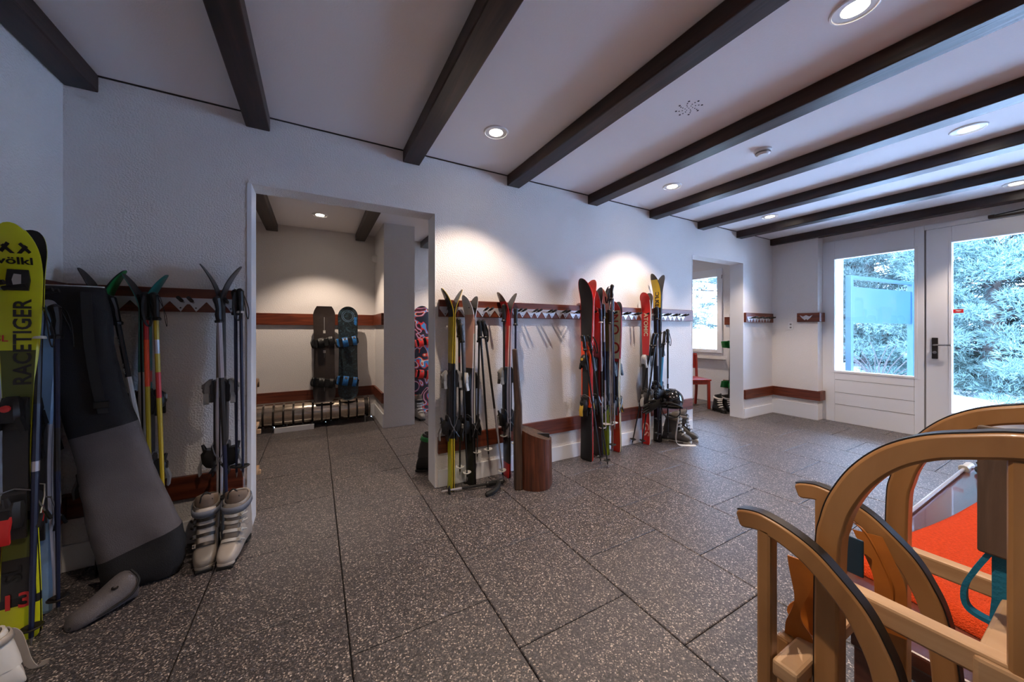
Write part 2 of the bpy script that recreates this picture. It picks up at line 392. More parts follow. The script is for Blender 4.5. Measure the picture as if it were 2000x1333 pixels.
MB().box(XD + 0.02, XD + 0.03, -3.90, -2.95, 0.665, 2.115).build('pane', 'pane', w3, 0)
ha = MB().box(XD - 0.034, XD - 0.021, -1.532, -1.488, 0.88, 1.11).build('handle_plate', 'dark_steel', d1, 0, 0.004)
MB().tube([(XD - 0.03, -1.51, 1.03), (XD - 0.075, -1.51, 1.03), (XD - 0.08, -1.53, 1.032), (XD - 0.08, -1.63, 1.034)], 0.009, 8).build('lever', 'steel', ha)
MB().lathe([(0.015, 0), (0.015, 0.012), (0.009, 0.014)], 14, (XD - 0.034, -1.51, 0.95), M=Matrix.Rotation(R(-90), 4, 'Y')).build('lock_cylinder', 'steel', ha)
st = MB().box(XD - 0.0005, XD + 0.0095, -1.70, -1.63, 1.375, 1.415).build('warning_sticker', 'bright_red', d1, 0)
b = MB()
b.add([(XD - 0.0012, y, z) for y, z in ((-1.645, 1.397), (-1.655, 1.405), (-1.675, 1.402), (-1.688, 1.404), (-1.682, 1.393), (-1.665, 1.391))], [(0, 1, 2, 3, 4, 5)])
b.build('sticker_mark', 'white_gloss', st, 0)
cl = MB().box(XD - 0.05, XD - 0.021, -2.35, -1.87, 2.312, 2.33).build('door_closer_rail', 'dark_steel', d1, 0, 0.003)
MB().tube([(XD - 0.045, -1.9, 2.335), (XD - 0.06, -2.3, 2.37)], 0.006, 6).build('closer_arm', 'black', cl)
MB().box(XD - 0.06, XD - 0.02, -1.90, -1.86, 2.312, 2.342).build('closer_slider', 'dark_steel', cl, 0, 0.003)
# window of the back room
b = MB(); y0, y1, z0, z1 = WN; frame_yz(b, XE - 0.02, XE + 0.05, y0 - 0.03, y1 + 0.03, z0 - 0.03, z1 + 0.03, y0 + 0.055, y1 - 0.055, z0 + 0.03, z1 - 0.1)
w2 = struct(b.build('window_2', 'white_paint', None, 0, 0.006), 'white framed window of the back room')
MB().box(XE + 0.01, XE + 0.02, y0 + 0.055, y1 - 0.055, z0 + 0.03, z1 - 0.1).build('pane', 'pane', w2, 0)
MB().box(XE - 0.06, XE, y0 - 0.08, y1 + 0.08, 0.70, 0.715).build('window_sill', 'grey_plastic', w2, 0, 0.003)
MB().tube([(XE - 0.022, y0 - 0.03, 2.09), (XE - 0.03, y0 - 0.03, 2.03)], 0.008, 6).build('hinge', 'grey_plastic', w2)

# ================================================================== CEILING FIXTURES
ring = MB().lathe([(0.070, 0.004), (0.078, 0.004), (0.082, 0.0), (0.078, -0.006), (0.072, -0.008), (0.070, -0.004)], 28).mesh('trim_ring', 'white_plastic')
lens = MB().lathe([(0.071, 0.003), (0.071, -0.003), (0.03, -0.0045), (0.001, -0.005)], 28).mesh('lens', 'lamp_glow')
def downlight(x, y, label, power, blend=0.5, size=102, ang=None):
    t = thing('recessed_downlight', label, 'downlight', (x, y, H), group='recessed round downlights')
    link('trim_ring', ring, t); link('lens', lens, t)
    d = bpy.data.lights.new('downlight_beam', 'SPOT'); d.energy = power; d.color = (1.0, 0.80, 0.63); d.spot_size = R(size); d.spot_blend = blend; d.shadow_soft_size = 0.018
    o = bpy.data.objects.new('downlight_beam', d); COL.objects.link(o); o.parent = t; o.location = (0, 0, -0.03)
PW = 26
downlight(1.035, -0.533, 'round downlight between beams above the split log seat', PW)
downlight(2.82, -0.533, 'round downlight above the black and orange skis', PW)
downlight(4.55, -0.53, 'small far downlight nearest the corner opening', PW)
downlight(1.90, -2.04, 'largest round downlight at the top right of the ceiling', PW)
downlight(3.685, -2.06, 'bright oval downlight between beams, in front of the glazed door', PW)
downlight(5.43, -2.07, 'downlight cut by the right edge nearest the glazed wall', PW)
for x_, y_, l_ in ((0.14, -2.05, 'downlight over the camera side of the room, out of view'), (1.90, -3.58, 'added downlight behind the bench, left one, out of view'), (3.685, -3.58, 'added downlight behind the bench, middle one, out of view'), (5.43, -3.58, 'added downlight at the near right, out of view')):  # last three are added lamps, unseen, that raise the room's brightness
    downlight(x_, y_, l_, PW)
for x_, y_, l_ in ((1.80, 1.93, 'added back room downlight right of the pillar, hidden by the wall'), (3.56, 1.93, 'added back room downlight in the middle, hidden by the wall'), (5.1, 1.25, 'added back room downlight above the red chair, hidden by the wall')):  # lamps added out of sight to brighten the back room
    downlight(x_, y_, l_, PW)
downlight(0.04, 1.93, 'round downlight inside the back room above the snowboards', PW)
sd = thing('smoke_detector', 'small round white smoke detector on the ceiling', 'detector', (2.822, -1.271, H))
MB().lathe([(0.055, 0), (0.055, -0.012), (0.046, -0.018), (0.046, -0.03), (0.034, -0.042), (0.001, -0.044)], 24).build('housing', 'white_plastic', sd)
MB().lathe([(0.047, -0.019), (0.0475, -0.021), (0.0475, -0.028), (0.047, -0.030)], 24).build('sensor_slot', 'grey_plastic', sd)
sp = thing('ceiling_speaker', 'cluster of small speaker holes drilled in the ceiling', 'speaker', (1.91, -1.31, H))
b = MB()
for rr, n, q in ((0.0, 1, 0.003), (0.02, 6, 0.003), (0.036, 8, 0.0035), (0.052, 8, 0.004), (0.068, 8, 0.006)):
    for k in range(n):
        a = 2 * PI * k / n + rr * 9
        b.lathe([(q, 0.0), (q, -0.0012)], 8, (rr * math.cos(a), rr * math.sin(a), 0))
b.build('holes', 'black', sp, 0)
hs = thing('wall_sensor', 'small round white sensor high on the pillar side wall', 'sensor', (0.72, 2.45, 2.16))
MB().lathe([(0.05, 0), (0.05, 0.03), (0.035, 0.055), (0.001, 0.06)], 18, M=Matrix.Rotation(R(-90), 4, 'Y')).build('dome', 'white_plastic', hs)
so = thing('wall_socket', 'small white double wall socket on the stub wall', 'socket', (XE, -0.23, 1.25))
MB().box(-0.008, 0, -0.03, 0.03, -0.05, 0.05).build('cover', 'white_plastic', so, 0, 0.003)
for z in (-0.022, 0.022): MB().lathe([(0.012, 0), (0.012, 0.002)], 12, (-0.008, 0, z), M=Matrix.Rotation(R(-90), 4, 'Y')).build('outlet', 'grey_plastic', so)

# ================================================================== SKI RACKS
UP = 0.1537
def rack_plate(pitch):
    a = pitch; t = 0.075
    poly = [(0, 0), (a, 0), (a, -0.02), (a * 0.98, -0.022), (a * 0.71, -t), (a * 0.60, -0.047), (a * 0.54, -0.034), (a * 0.46, -0.034), (a * 0.40, -0.047), (a * 0.29, -t), (a * 0.02, -0.022), (0, -0.02)]
    b = MB(); b.loft([[(x, -0.030, z) for x, z in poly], [(x, -0.034, z) for x, z in poly]])
    for cx in (0.29, 0.71): b.lathe([(0.004, 0), (0.004, 0.002)], 8, (a * cx, -0.034, -0.055), 1, Matrix.Rotation(R(90), 4, 'X'))
    return b.mesh('hook_plate', ['plate', 'black'], 0)
PLATE = rack_plate(UP)
PR = MB()
PR.tube([(0, -0.032, -0.024), (0, -0.06, -0.018), (0, -0.115, -0.005)], [0.006, 0.006, 0.006], 8, 0)
PR.tube([(0, -0.062, -0.018), (0, -0.12, -0.004)], [0.009, 0.009], 8, 1)
PRONG = PR.mesh('prong', ['steel', 'black_rubber'])
def rack(label, loc, rz, length, units, start=0.0, skip=()):
    t = thing('ski_rack', label, 'ski rack', loc, (0, 0, rz))
    MB().box(0, length, -0.03, 0, -0.065, 0.065).build('backboard', 'board_x', t, 0, 0.004)
    for k in range(units):
        if k in skip: continue
        o = link('hook_plate', PLATE, t); o.location = (start + k * UP, 0, 0.012)
        for dx in (0.365, 0.635):
            p = link('prong', PRONG, t); p.location = (start + (k + dx) * UP, 0, 0.012)
    return t
ZR = 1.362
rack('long brown ski rack between the two openings', (0.81, 0, ZR), 0, 3.08, 19, 0.002)
rack('short brown ski rack left of the wide opening', (XL, 0, ZR), 0, 0.70, 4, 0.0932)
rack('brown ski rack on the left wall behind the yellow skis', (XL, -1.0, ZR), R(90), 0.97, 5, 0.1288)
rack('short brown ski rack right of the far opening', (5.03, 0, ZR), 0, 0.72, 4, 0.02)
t = thing('ski_rack', 'brown corner rack block with silver emblem on the stub wall', 'ski rack', (XE, -0.31, ZR))
MB().box(-0.03, 0, -0.25, 0, -0.06, 0.06).build('backboard', 'board_y', t, 0, 0.004)
MB().box(0, 0.13, -0.25, -0.22, -0.06, 0.06).build('return_block', 'board_x', t, 0, 0.004)
b = MB(); poly = [(-0.035, 0.03), (-0.07, 0.012), (-0.105, 0.03), (-0.14, 0.012), (-0.175, 0.03), (-0.15, -0.008), (-0.12, -0.035), (-0.105, -0.02), (-0.09, -0.035), (-0.06, -0.008)]
b.loft([[(-0.03, y, z) for y, z in poly], [(-0.035, y, z) for y, z in poly]]); b.build('emblem_plate', 'plate', t, 0)

# ================================================================== SKIS
def ski_mesh(L, wt, ww, wl, rise, zones, base='charcoal', flat_tip=False, tail_round=0.02):
    zs = [0, 0.004, 0.012, tail_round + 0.012] + [L * k / 22 for k in range(1, 20)] + [L * f for f in (0.875, 0.89, 0.91, 0.93, 0.945, 0.96, 0.97, 0.98, 0.988, 0.994, 0.998, 1.0)]
    for z, *_ in zones: zs += [L * z] if 0 < z < 1 else []
    zs = sorted(set(round(z, 5) for z in zs))
    mats = [base]
    def mi(m):
        if m not in mats: mats.append(m)
        return mats.index(m)
    def hw(z):
        u = z / L
        v = lerp([(0, wl / 2), (0.04, wl / 2), (0.43, ww / 2), (0.90, wt / 2), (1, wt / 2)], u)
        q = 0.955 if flat_tip else 0.915
        if u > q: s = (u - q) / (1 - q); v *= math.sqrt(max(0.0, 1 - s * s)) * 0.94 + 0.06
        if z < tail_round: s = 1 - z / tail_round; v *= 0.72 + 0.28 * math.sqrt(max(0, 1 - s * s))
        return v
    def th(z):
        u = z / L
        return lerp([(0, 0.006), (0.25, 0.011), (0.45, 0.016), (0.65, 0.011), (0.9, 0.006), (1, 0.005)], u)
    def bx(z):
        u = z / L
        return -rise * max(0, (u - 0.87) / 0.13) ** 1.7 - 0.004 * max(0, (0.05 - u) / 0.05)
    rings = []
    for z in zs:
        h, t, x = hw(z), th(z), bx(z)
        rings.append([(x, -h, z), (x, h, z), (x - t * 0.55, h, z), (x - t, h * 0.90, z), (x - t, -h * 0.90, z), (x - t * 0.55, -h, z)])
    b = MB(); n = 6; V = [p for r in rings for p in r]; F = []; MI = []
    for i in range(len(zs) - 1):
        zm = (zs[i] + zs[i + 1]) / 2 / L
        tm, sm = zones[0][1], zones[0][2]
        for z, a, c in zones:
            if zm >= z: tm, sm = a, c
        for j in range(n):
            a, c = i * n + j, i * n + (j + 1) % n
            F.append((a, c, c + n, a + n)); MI.append(0 if j == 0 else mi(tm) if j == 3 else mi(sm))
    F += [tuple(range(n)), tuple(range((len(zs) - 1) * n, len(zs) * n))]; MI += [mi(zones[0][2]), mi(zones[-1][2])]
    b.add(V, F, MI); return b.mesh('ski_body', mats, 0.7)
_bc = {}
def bindings(style):
    if style in _bc: return _bc[style]
    A, B, C = style  # housing, base, accent
    def P(h, y, z): return (-0.015 - h, y, z)
    def pr(b, prof, y0, y1, mi=0): b.loft([[P(h, y0, z) for h, z in prof], [P(h, y1, z) for h, z in prof]], True, True, mi)
    b = MB(); pr(b, [(0, -0.19), (0.008, -0.185), (0.012, -0.06), (0.012, 0.20), (0.006, 0.24), (0, 0.25)], -0.031, 0.031)
    plate = b.mesh('binding_plate', B)
    b = MB()
    pr(b, [(0.010, -0.05), (0.022, -0.05), (0.026, 0.04), (0.012, 0.07)], -0.032, 0.032, 1)
    b.loft([[P(h, y, z) for h, y in ((0.02, -w_), (0.02 + ht * 0.7, -w_), (0.02 + ht, -w_ * 0.6), (0.02 + ht, w_ * 0.6), (0.02 + ht * 0.7, w_), (0.02, w_))] for z, w_, ht in ((-0.02, 0.026, 0.030), (0.01, 0.030, 0.040), (0.05, 0.026, 0.036), (0.075, 0.015, 0.012))], True, True, 0)
    for s in (-1, 1):
        b.loft([[P(0.030, s * 0.012, -0.005), P(0.052, s * 0.012, -0.005), P(0.052, s * 0.030, 0.0), P(0.030, s * 0.030, 0.0)], [P(0.028, s * 0.030, -0.06), P(0.050, s * 0.030, -0.06), P(0.050, s * 0.042, -0.055), P(0.028, s * 0.042, -0.055)]], True, True, 0)
    b.lathe([(0.013, 0), (0.013, 0.012), (0.002, 0.014)], 10, P(0.052, 0, 0.035), 2, Matrix.Rotation(R(-90), 4, 'Y'))
    toe = b.mesh('toe_binding', [A, B, C])
    b = MB()
    pr(b, [(0.010, -0.10), (0.018, -0.10), (0.020, 0.07), (0.010, 0.08)], -0.030, 0.030, 1)
    b.loft([[P(h, y * w_, z + dz) for h, y, dz in ((0.018, -1, 0), (0.044 * k, -1, 0.004), (0.060 * k, -0.6, 0.006), (0.060 * k, 0.6, 0.006), (0.044 * k, 1, 0.004), (0.018, 1, 0))] for z, w_, k in ((-0.055, 0.020, 0.75), (-0.03, 0.028, 1.0), (0.02, 0.030, 1.1), (0.045, 0.026, 0.85))], True, True, 1)
    b.loft([[P(0.060, -0.012, -0.02), P(0.060, 0.012, -0.02), P(0.066, 0.010, -0.015), P(0.066, -0.010, -0.015)], [P(0.062, -0.014, 0.03), P(0.062, 0.014, 0.03), P(0.068, 0.011, 0.028), P(0.068, -0.011, 0.028)]], True, True, 0)
    pr(b, [(0.056, 0.0), (0.064, 0.004), (0.080, -0.045), (0.074, -0.095), (0.068, -0.09), (0.070, -0.048)], -0.017, 0.017, 2)
    b.tube([P(0.05, 0, 0.04), P(0.062, 0, 0.075)], [0.012, 0.007], 8, 1)
    heel = b.mesh('heel_binding', [A, B, C])
    br = MB()
    br.tube([P(0.012, 0.0, 0.09), P(0.012, 0.047, 0.075), P(0.0, 0.052, 0.03), P(-0.048, 0.058, -0.055)], 0.0032, 6, 0)
    br.tube([P(-0.03, 0.0575, -0.025), P(-0.056, 0.060, -0.068)], 0.0065, 6, 1)
    bl = MB()
    bl.v = [(x, -y, z) for x, y, z in br.v]; bl.f = br.f; bl.m = br.m
    arm = br.mesh('brake_arm', ['steel', 'black']); arm2 = bl.mesh('brake_arm', ['steel', 'black'])
    _bc[style] = (plate, toe, heel, arm, arm2); return _bc[style]
def kid(o, n):
    return [c for c in o.children if c.name.split('.')[0] == n][0]
def ski(label, loc, rot, me, L, style, bind=(0.545, 0.315), name='ski'):
    t = thing(name, label, 'ski', loc, rot)
    link('ski_body', me, t)
    if style:
        pl, toe, heel, a1, a2 = bindings(style)
        o = link('binding_plate', pl, t); o.location = (0.002, 0, (bind[0] + bind[1]) / 2 * L)
        o = link('toe_binding', toe, t); o.location = (0, 0, bind[0] * L)
        o = link('heel_binding', heel, t); o.location = (0, 0, bind[1] * L)
        for a in (a1, a2): link('brake_arm', a, o)
    return t
def pair(desc, where, x, y, L, dims, zones, style, rz=0.0, rx=0.0, ry=0.0, z=0.0, rise=0.07, gap=0.0035, base='charcoal', zones_b=None, bind=(0.545, 0.315), flat=False, sides=('left', 'right')):
    me = ski_mesh(L, *dims, rise, zones, base, flat)
    meb = ski_mesh(L, *dims, rise, zones_b, base, flat) if zones_b else me
    g = Matrix.Rotation(rz, 3, 'Z') @ Vector((gap, 0, 0))
    a = ski('%s %s, %s one' % (desc, where, sides[0]), (x - g.x, y - g.y, z), (rx, ry, rz), me, L, style, bind)
    b = ski('%s %s, %s one' % (desc, where, sides[1]), (x + g.x, y + g.y, z), (-rx, -ry, rz + PI), meb, L, style, bind)
    return a, b

# ================================================================== POLES
def pole_meshes(L, r, shaft, grip, basket, gstyle, bands=()):
    b = MB(); mats = [shaft]
    pts = [(0, 0, 0.028)]; rr = [r * 0.62]; cur = []
    zsplit = sorted([0.028, L - 0.10] + [z * L for z, _ in bands])
    for i in range(len(zsplit) - 1):
        za, zb = zsplit[i], zsplit[i + 1]; m = shaft
        for z, c in bands:
            if za >= z * L - 1e-5: m = c
        if m not in mats: mats.append(m)
        f = lambda z: r * (0.62 + 0.38 * min(1, z / (L * 0.45)))
        b.tube([(0, 0, za), (0, 0, (za + zb) / 2), (0, 0, zb)], [f(za), f((za + zb) / 2), f(zb)], 8, mats.index(m), True)
    sh = b.mesh('shaft', mats)
    tp = MB().tube([(0, 0, 0), (0, 0, 0.008), (0, 0, 0.03)], [0.0015, 0.003, 0.0055], 8).mesh('pole_tip', 'steel')
    bk = MB(); bk.lathe([(0.006, 0.052), (0.009, 0.060), (0.012, 0.058), (0.030, 0.068), (0.0325, 0.066), (0.032, 0.063), (0.012, 0.052)], 14)
    bk = bk.mesh('basket', basket)
    z = L - 0.135; g = MB()
    if gstyle == 'trigger':
        g.tube([(0, 0, z), (0, 0, z + 0.02), (0, -0.001, z + 0.05), (0, 0.001, z + 0.08), (0, -0.004, z + 0.12), (0, -0.010, z + 0.135)], [0.017, 0.014, 0.0165, 0.015, 0.018, 0.010], 10, 0)
        g.sweep([(0, -0.016, z + 0.005), (0, -0.018, z + 0.05), (0, -0.016, z + 0.09), (0, -0.034, z + 0.100), (0, -0.058, z + 0.104)], 0.006, 0.003, (1, 0, 0), 1)
        g.sweep([(0, -0.016, z + 0.09), (0, -0.022, z + 0.125), (0, -0.040, z + 0.140)], 0.006, 0.003, (1, 0, 0), 1)
        g.lathe([(0.021, z - 0.002), (0.019, z + 0.008), (0.014, z + 0.010)], 12, (0, 0, 0), 1)
        gm = g.mesh('grip', [grip, 'white_gloss'])
    else:
        g.tube([(0, 0, z - 0.004), (0, 0, z + 0.006), (0, 0, z + 0.014), (0, -0.002, z + 0.04), (0, 0.001, z + 0.07), (0, -0.002, z + 0.10), (0, -0.006, z + 0.125), (0, -0.012, z + 0.135)], [0.019, 0.021, 0.0145, 0.0165, 0.0145, 0.0165, 0.020, 0.014], 10, 0)
        gm = g.mesh('grip', grip)
    sp = spline([(0, 0.004, L - 0.012), (0.012, 0.03, L - 0.02), (0.022, 0.05, L - 0.08), (0.014, 0.052, L - 0.15), (-0.004, 0.045, L - 0.17), (-0.014, 0.035, L - 0.11), (-0.006, 0.012, L - 0.03), (0, 0.004, L - 0.012)], 5)
    st = MB().sweep(sp, 0.0065, 0.0011, (0.8, 0.6, 0)).mesh('strap', 'black_rubber')
    return sh, tp, bk, gm, st
_pc = {}
def pole(label, bot, top, shaft='black', grip='black', basket='black', r=0.0082, gstyle='plain', bands=(), spin=0.0, strap=True, group=None, words=None, wspin=0.0):
    bot, top = Vector(bot), Vector(top); d = top - bot; L = round(d.length, 3)
    key = (L, r, shaft, grip, basket, gstyle, tuple(bands))
    if key not in _pc: _pc[key] = pole_meshes(L, r, shaft, grip, basket, gstyle, bands)
    q = d.to_track_quat('Z', 'Y') @ Quaternion((0, 0, 1), spin)
    t = thing('ski_pole', label, 'ski pole', bot, q, group)
    sh, tp, bk, gm, st = _pc[key]
    s = link('shaft', sh, t); link('pole_tip', tp, t); link('basket', bk, t); link('grip', gm, t)
    if strap: link('strap', st, t)
    if words:
        for wd, zf, sz, m in words:
            c = bpy.data.objects.new('x', None)
            M = Matrix.Rotation(wspin - spin, 4, 'Z') @ Matrix.Translation((0, -r - 0.0006, zf * L)) @ Matrix.Rotation(R(90), 4, 'X') @ Matrix.Rotation(R(-90), 4, 'Z')
            text(wd, sz, m, s, M)
            bpy.data.objects.remove(c)
    return t

# ================================================================== BOOTS
def supell(cx, cy, rx, ry, n=16, p=2.6, z=0.0):
    out = []
    for k in range(n):
        a = 2 * PI * k / n; c, s = math.cos(a), math.sin(a)
        out.append((cx + rx * math.copysign(abs(c) ** (2 / p), c), cy + ry * math.copysign(abs(s) ** (2 / p), s), z))
    return out
def ski_boot(label, loc, rz, shell, cuffm, accent, buckle='light_grey', liner='liner', sole='black_rubber', mirror=1, scale=1.0, cat='ski boot', loop=True, tongue=None, group=None, rx=0.0, ry=0.0):
    t = thing('ski_boot', label, cat, loc, (rx, ry, rz), group)
    t.scale = (scale,) * 3
    # sole: toe lug, bridge, heel lug
    b = MB()
    for y0, y1, hw in ((-0.185, -0.10, 0.036), (0.06, 0.135, 0.035)):
        b.loft([[(-hw, y0, 0), (hw, y0, 0), (hw, y1, 0), (-hw, y1, 0)], [(-hw, y0 - 0.004, 0.02), (hw, y0 - 0.004, 0.02), (hw, y1 + 0.004, 0.02), (-hw, y1 + 0.004, 0.02)]])
    b.box(-0.030, 0.030, -0.10, 0.06, 0.008, 0.020)
    b.build('sole', sole, t, 0.6, 0.004)
    # lower shell lofted heel -> toe
    rows = [(0.135, 0.030, 0.02, 0.055), (0.128, 0.044, 0.018, 0.115), (0.10, 0.050, 0.018, 0.175), (0.05, 0.050, 0.018, 0.205), (0.0, 0.049, 0.018, 0.195), (-0.05, 0.051, 0.018, 0.150), (-0.095, 0.053, 0.018, 0.115), (-0.135, 0.051, 0.018, 0.095), (-0.162, 0.044, 0.018, 0.080), (-0.178, 0.032, 0.02, 0.062), (-0.183, 0.016, 0.024, 0.045)]
    rings = []
    for y, hw, z0, z1 in rows:
        rings.append([(p[0], y - 0.02 * max(0, (p[1] - z0) / (z1 - z0) - 0.6), p[1]) for p in [(q[0], q[1]) for q in supell(0, (z0 + z1) / 2, hw, (z1 - z0) / 2, 16, 3.0)]])
    b = MB(); b.loft(rings); o = b.build('lower_shell', shell, t, 1.2); subdiv(o)
    b = MB(); b.loft([[(x * 1.015, y - 0.003, z) for x, y, z in supell(0, -0.158, 0.040, 0.026, 14, 2.4, zz)] for zz in (0.02, 0.033)]); b.build('toe_welt', sole if sole != 'black_rubber' else cuffm, t, 1.0, 0.002)
    # cuff leaning forward
    rings = []
    for z, cy, rx_, ry_ in ((0.135, 0.045, 0.054, 0.078), (0.17, 0.038, 0.056, 0.080), (0.22, 0.026, 0.056, 0.076), (0.27, 0.014, 0.058, 0.074), (0.305, 0.004, 0.060, 0.074), (0.318, 0.001, 0.058, 0.072)):
        rings.append([(x, y, zz + 0.016 * (y - cy) / ry_ * (1 if z > 0.2 else -0.6)) for x, y, zz in supell(0, cy, rx_, ry_, 18, 2.5, z)])
    b = MB(); b.loft(rings, False); b.loft([[(x * 0.90, (y - 0.002) * 0.90, z - (0.002 if i else 0.1)) for x, y, z in rings[-1]] for i in (1, 0)], False)
    b.loft([rings[-1], [(x * 0.90, (y - 0.002) * 0.90, z - 0.002) for x, y, z in rings[-1]]], False)
    b.build('cuff', cuffm, t, 0.9)
    # liner rising out of the cuff
    rings = []
    for z, cy, rx_, ry_ in ((0.25, 0.016, 0.050, 0.064), (0.32, -0.001, 0.052, 0.064), (0.345, -0.007, 0.050, 0.062), (0.352, -0.009, 0.043, 0.054), (0.345, -0.007, 0.038, 0.048), (0.27, 0.012, 0.036, 0.046)):
        rings.append([(x, y, zz + 0.018 * (cy - y) / ry_) for x, y, zz in supell(0, cy, rx_, ry_, 16, 2.2, z)])
    b = MB(); b.loft(rings, True); b.build('liner', liner, t, 1.0)
    # instep tongue panel
    b = MB(); b.loft([[(sx * wd, y, z), (sx * wd * 0.6, y - 0.008, z + 0.004), (-sx * wd * 0.6, y - 0.008, z + 0.004), (-sx * wd, y, z)] for y, z, wd in ((-0.105, 0.112, 0.036), (-0.075, 0.155, 0.038), (-0.058, 0.20, 0.038), (-0.062, 0.25, 0.042), (-0.070, 0.295, 0.044)) for sx in (1,)], False, False)
    o = b.build('tongue', tongue or shell, t, 1.0); m = o.modifiers.new('thick', 'SOLIDIFY'); m.thickness = 0.008
    # power strap
    b = MB(); rings = [supell(0, 0.000 - (z - 0.3) * 0.3, 0.0635, 0.0860, 20, 2.5, z) for z in (0.262, 0.300)]
    rings = [[(x, y, z + 0.012 * (y / 0.078)) for x, y, z in r] for r in rings]
    b.loft(rings, False); o = b.build('power_strap', accent, t, 1.0); m = o.modifiers.new('thick', 'SOLIDIFY'); m.thickness = 0.004; m.offset = 1
    # buckles: strap across the front plus ladder and lever on the outer side
    me_ = MB(); me_.sweep([(-0.040, 0.012, 0), (-0.022, -0.004, 0.0), (0.0, -0.008, 0.0), (0.022, -0.004, 0.0), (0.044, 0.014, 0)], 0.008, 0.0022, (0, 0, 1), 0)
    me_.loft([[(0.030 + a, y - b_, z) for y, z in ((0.0, -0.010), (0.03, -0.009), (0.03, 0.009), (0.0, 0.010))] for a, b_ in ((0.008, 0.006), (0.022, 0.008))], True, True, 0)
    me_.tube([(0.045, -0.008, 0.0), (0.060, 0.012, 0.0), (0.062, 0.030, 0.0)], 0.005, 6, 0)
    if mirror < 0: me_.v = [(-x, y, z) for x, y, z in me_.v]
    me_ = me_.mesh('buckle', buckle)
    for y, z, tilt in ((-0.112, 0.120, 38), (-0.086, 0.160, 28), (-0.072, 0.200, 8), (-0.072, 0.238, 4)):
        o = link('buckle', me_, t); o.location = (0, y, z); o.rotation_euler = (R(-tilt), 0, 0)
    if loop:
        MB().tube(spline([(-0.025, -0.060, 0.33), (-0.018, -0.062, 0.365), (0.0, -0.060, 0.382), (0.018, -0.058, 0.366), (0.026, -0.054, 0.335)], 5), 0.004, 6).build('pull_loop', 'black_rubber', t)
    return t

# ================================================================== SKIS, POLES AND BOOTS ALONG THE RACKS
BG = ('grey_plastic', 'black', 'grey_plastic'); BB = ('black', 'charcoal', 'grey_plastic'); BW = ('light_grey', 'black', 'charcoal'); BY = ('black', 'charcoal', 'gold'); BR = ('black', 'charcoal', 'bright_red'); BYY = ('gold', 'black', 'gold')
# --- left wall: yellow slalom skis
YZ = [(0, 'yellow', 'yellow'), (0.085, 'black', 'charcoal'), (0.105, 'charcoal', 'yellow'), (0.20, 'olive', 'yellow'), (0.29, 'black', 'yellow'), (0.52, 'olive', 'yellow'), (0.70, 'yellow', 'yellow'), (0.985, 'yellow', 'light_grey')]
a, b_ = pair('bright yellow and olive slalom ski', 'at the left edge of the room', -0.997, -0.487, 1.60, (0.118, 0.070, 0.102), YZ, BR, rz=R(90), rx=R(0), base='black', rise=0.055, sides=('front', 'rear'))
body = kid(a, 'ski_body')
def onski(s, size, m, z, y=0.0, rot=0.0, bold=0.0, h=0.0165, sx=1.0, target=None, tilt=0.0):
    M = Matrix.Translation((-h, y, z)) @ Matrix(((0, 0, -1, 0), (-1, 0, 0, 0), (0, 1, 0, 0), (0, 0, 0, 1))) @ Matrix.Rotation(tilt, 4, 'X') @ Matrix.Rotation(rot, 4, 'Z')
    return text(s, size, m, target or body, M, bold=bold, sx=sx)
onski('RACETIGER', 0.064, 'charcoal', 1.150, -0.014, R(90), 0.0012, 0.0135)
onski('SL', 0.034, 'bright_red', 1.165, 0.040, 0, 0.0005, 0.0125)
onski('völkl', 0.038, 'black', 1.462, 0.004, 0, 0.0008, 0.0165, 1.25, None, 0.17)
onski('SL', 0.066, 'black', 0.262, 0.012, R(90), 0.0012, 0.0125)
onski('13', 0.080, 'bright_red', 0.155, 0.004, 0, 0.0016, 0.0105, 1.1)
lg = MB()   # double chevron mark at the tip
sf = lambda z: -0.0075 - 0.055 * max(0, (z / 1.6 - 0.87) / 0.13) ** 1.7
for s_ in (-1, 1):
    for pts in ([(s_ * 0.002, 1.490), (s_ * 0.014, 1.490), (s_ * 0.034, 1.516), (s_ * 0.026, 1.523)], [(s_ * 0.010, 1.524), (s_ * 0.018, 1.531), (s_ * 0.040, 1.498), (s_ * 0.032, 1.491)]):
        lg.add([(sf(z), y, z) for y, z in pts], [(0, 1, 2, 3)])
lg.build('chevron_mark', 'black', body, 0)
wn = MB(); wn.loft([[(-0.007 - h, y, z) for y, z in ((-0.026 * k, 1.39 - 0.04 * k), (0.026 * k, 1.39 - 0.04 * k), (0.030 * k, 1.39), (0.026 * k, 1.39 + 0.04 * k), (-0.026 * k, 1.39 + 0.04 * k), (-0.030 * k, 1.39))] for h, k in ((0, 1), (0.007, 1), (0.009, 0.85))])
wn.build('tip_damper', 'black', body, 0.5)
MB().loft([[(-0.0155 - h, y, z) for y, z in ((-0.010, 1.367), (0.008, 1.367), (0.012, 1.39), (0.007, 1.413), (-0.010, 1.411))] for h in (0, 0.004)]).build('damper_insert', 'light_grey', body, 0.4)
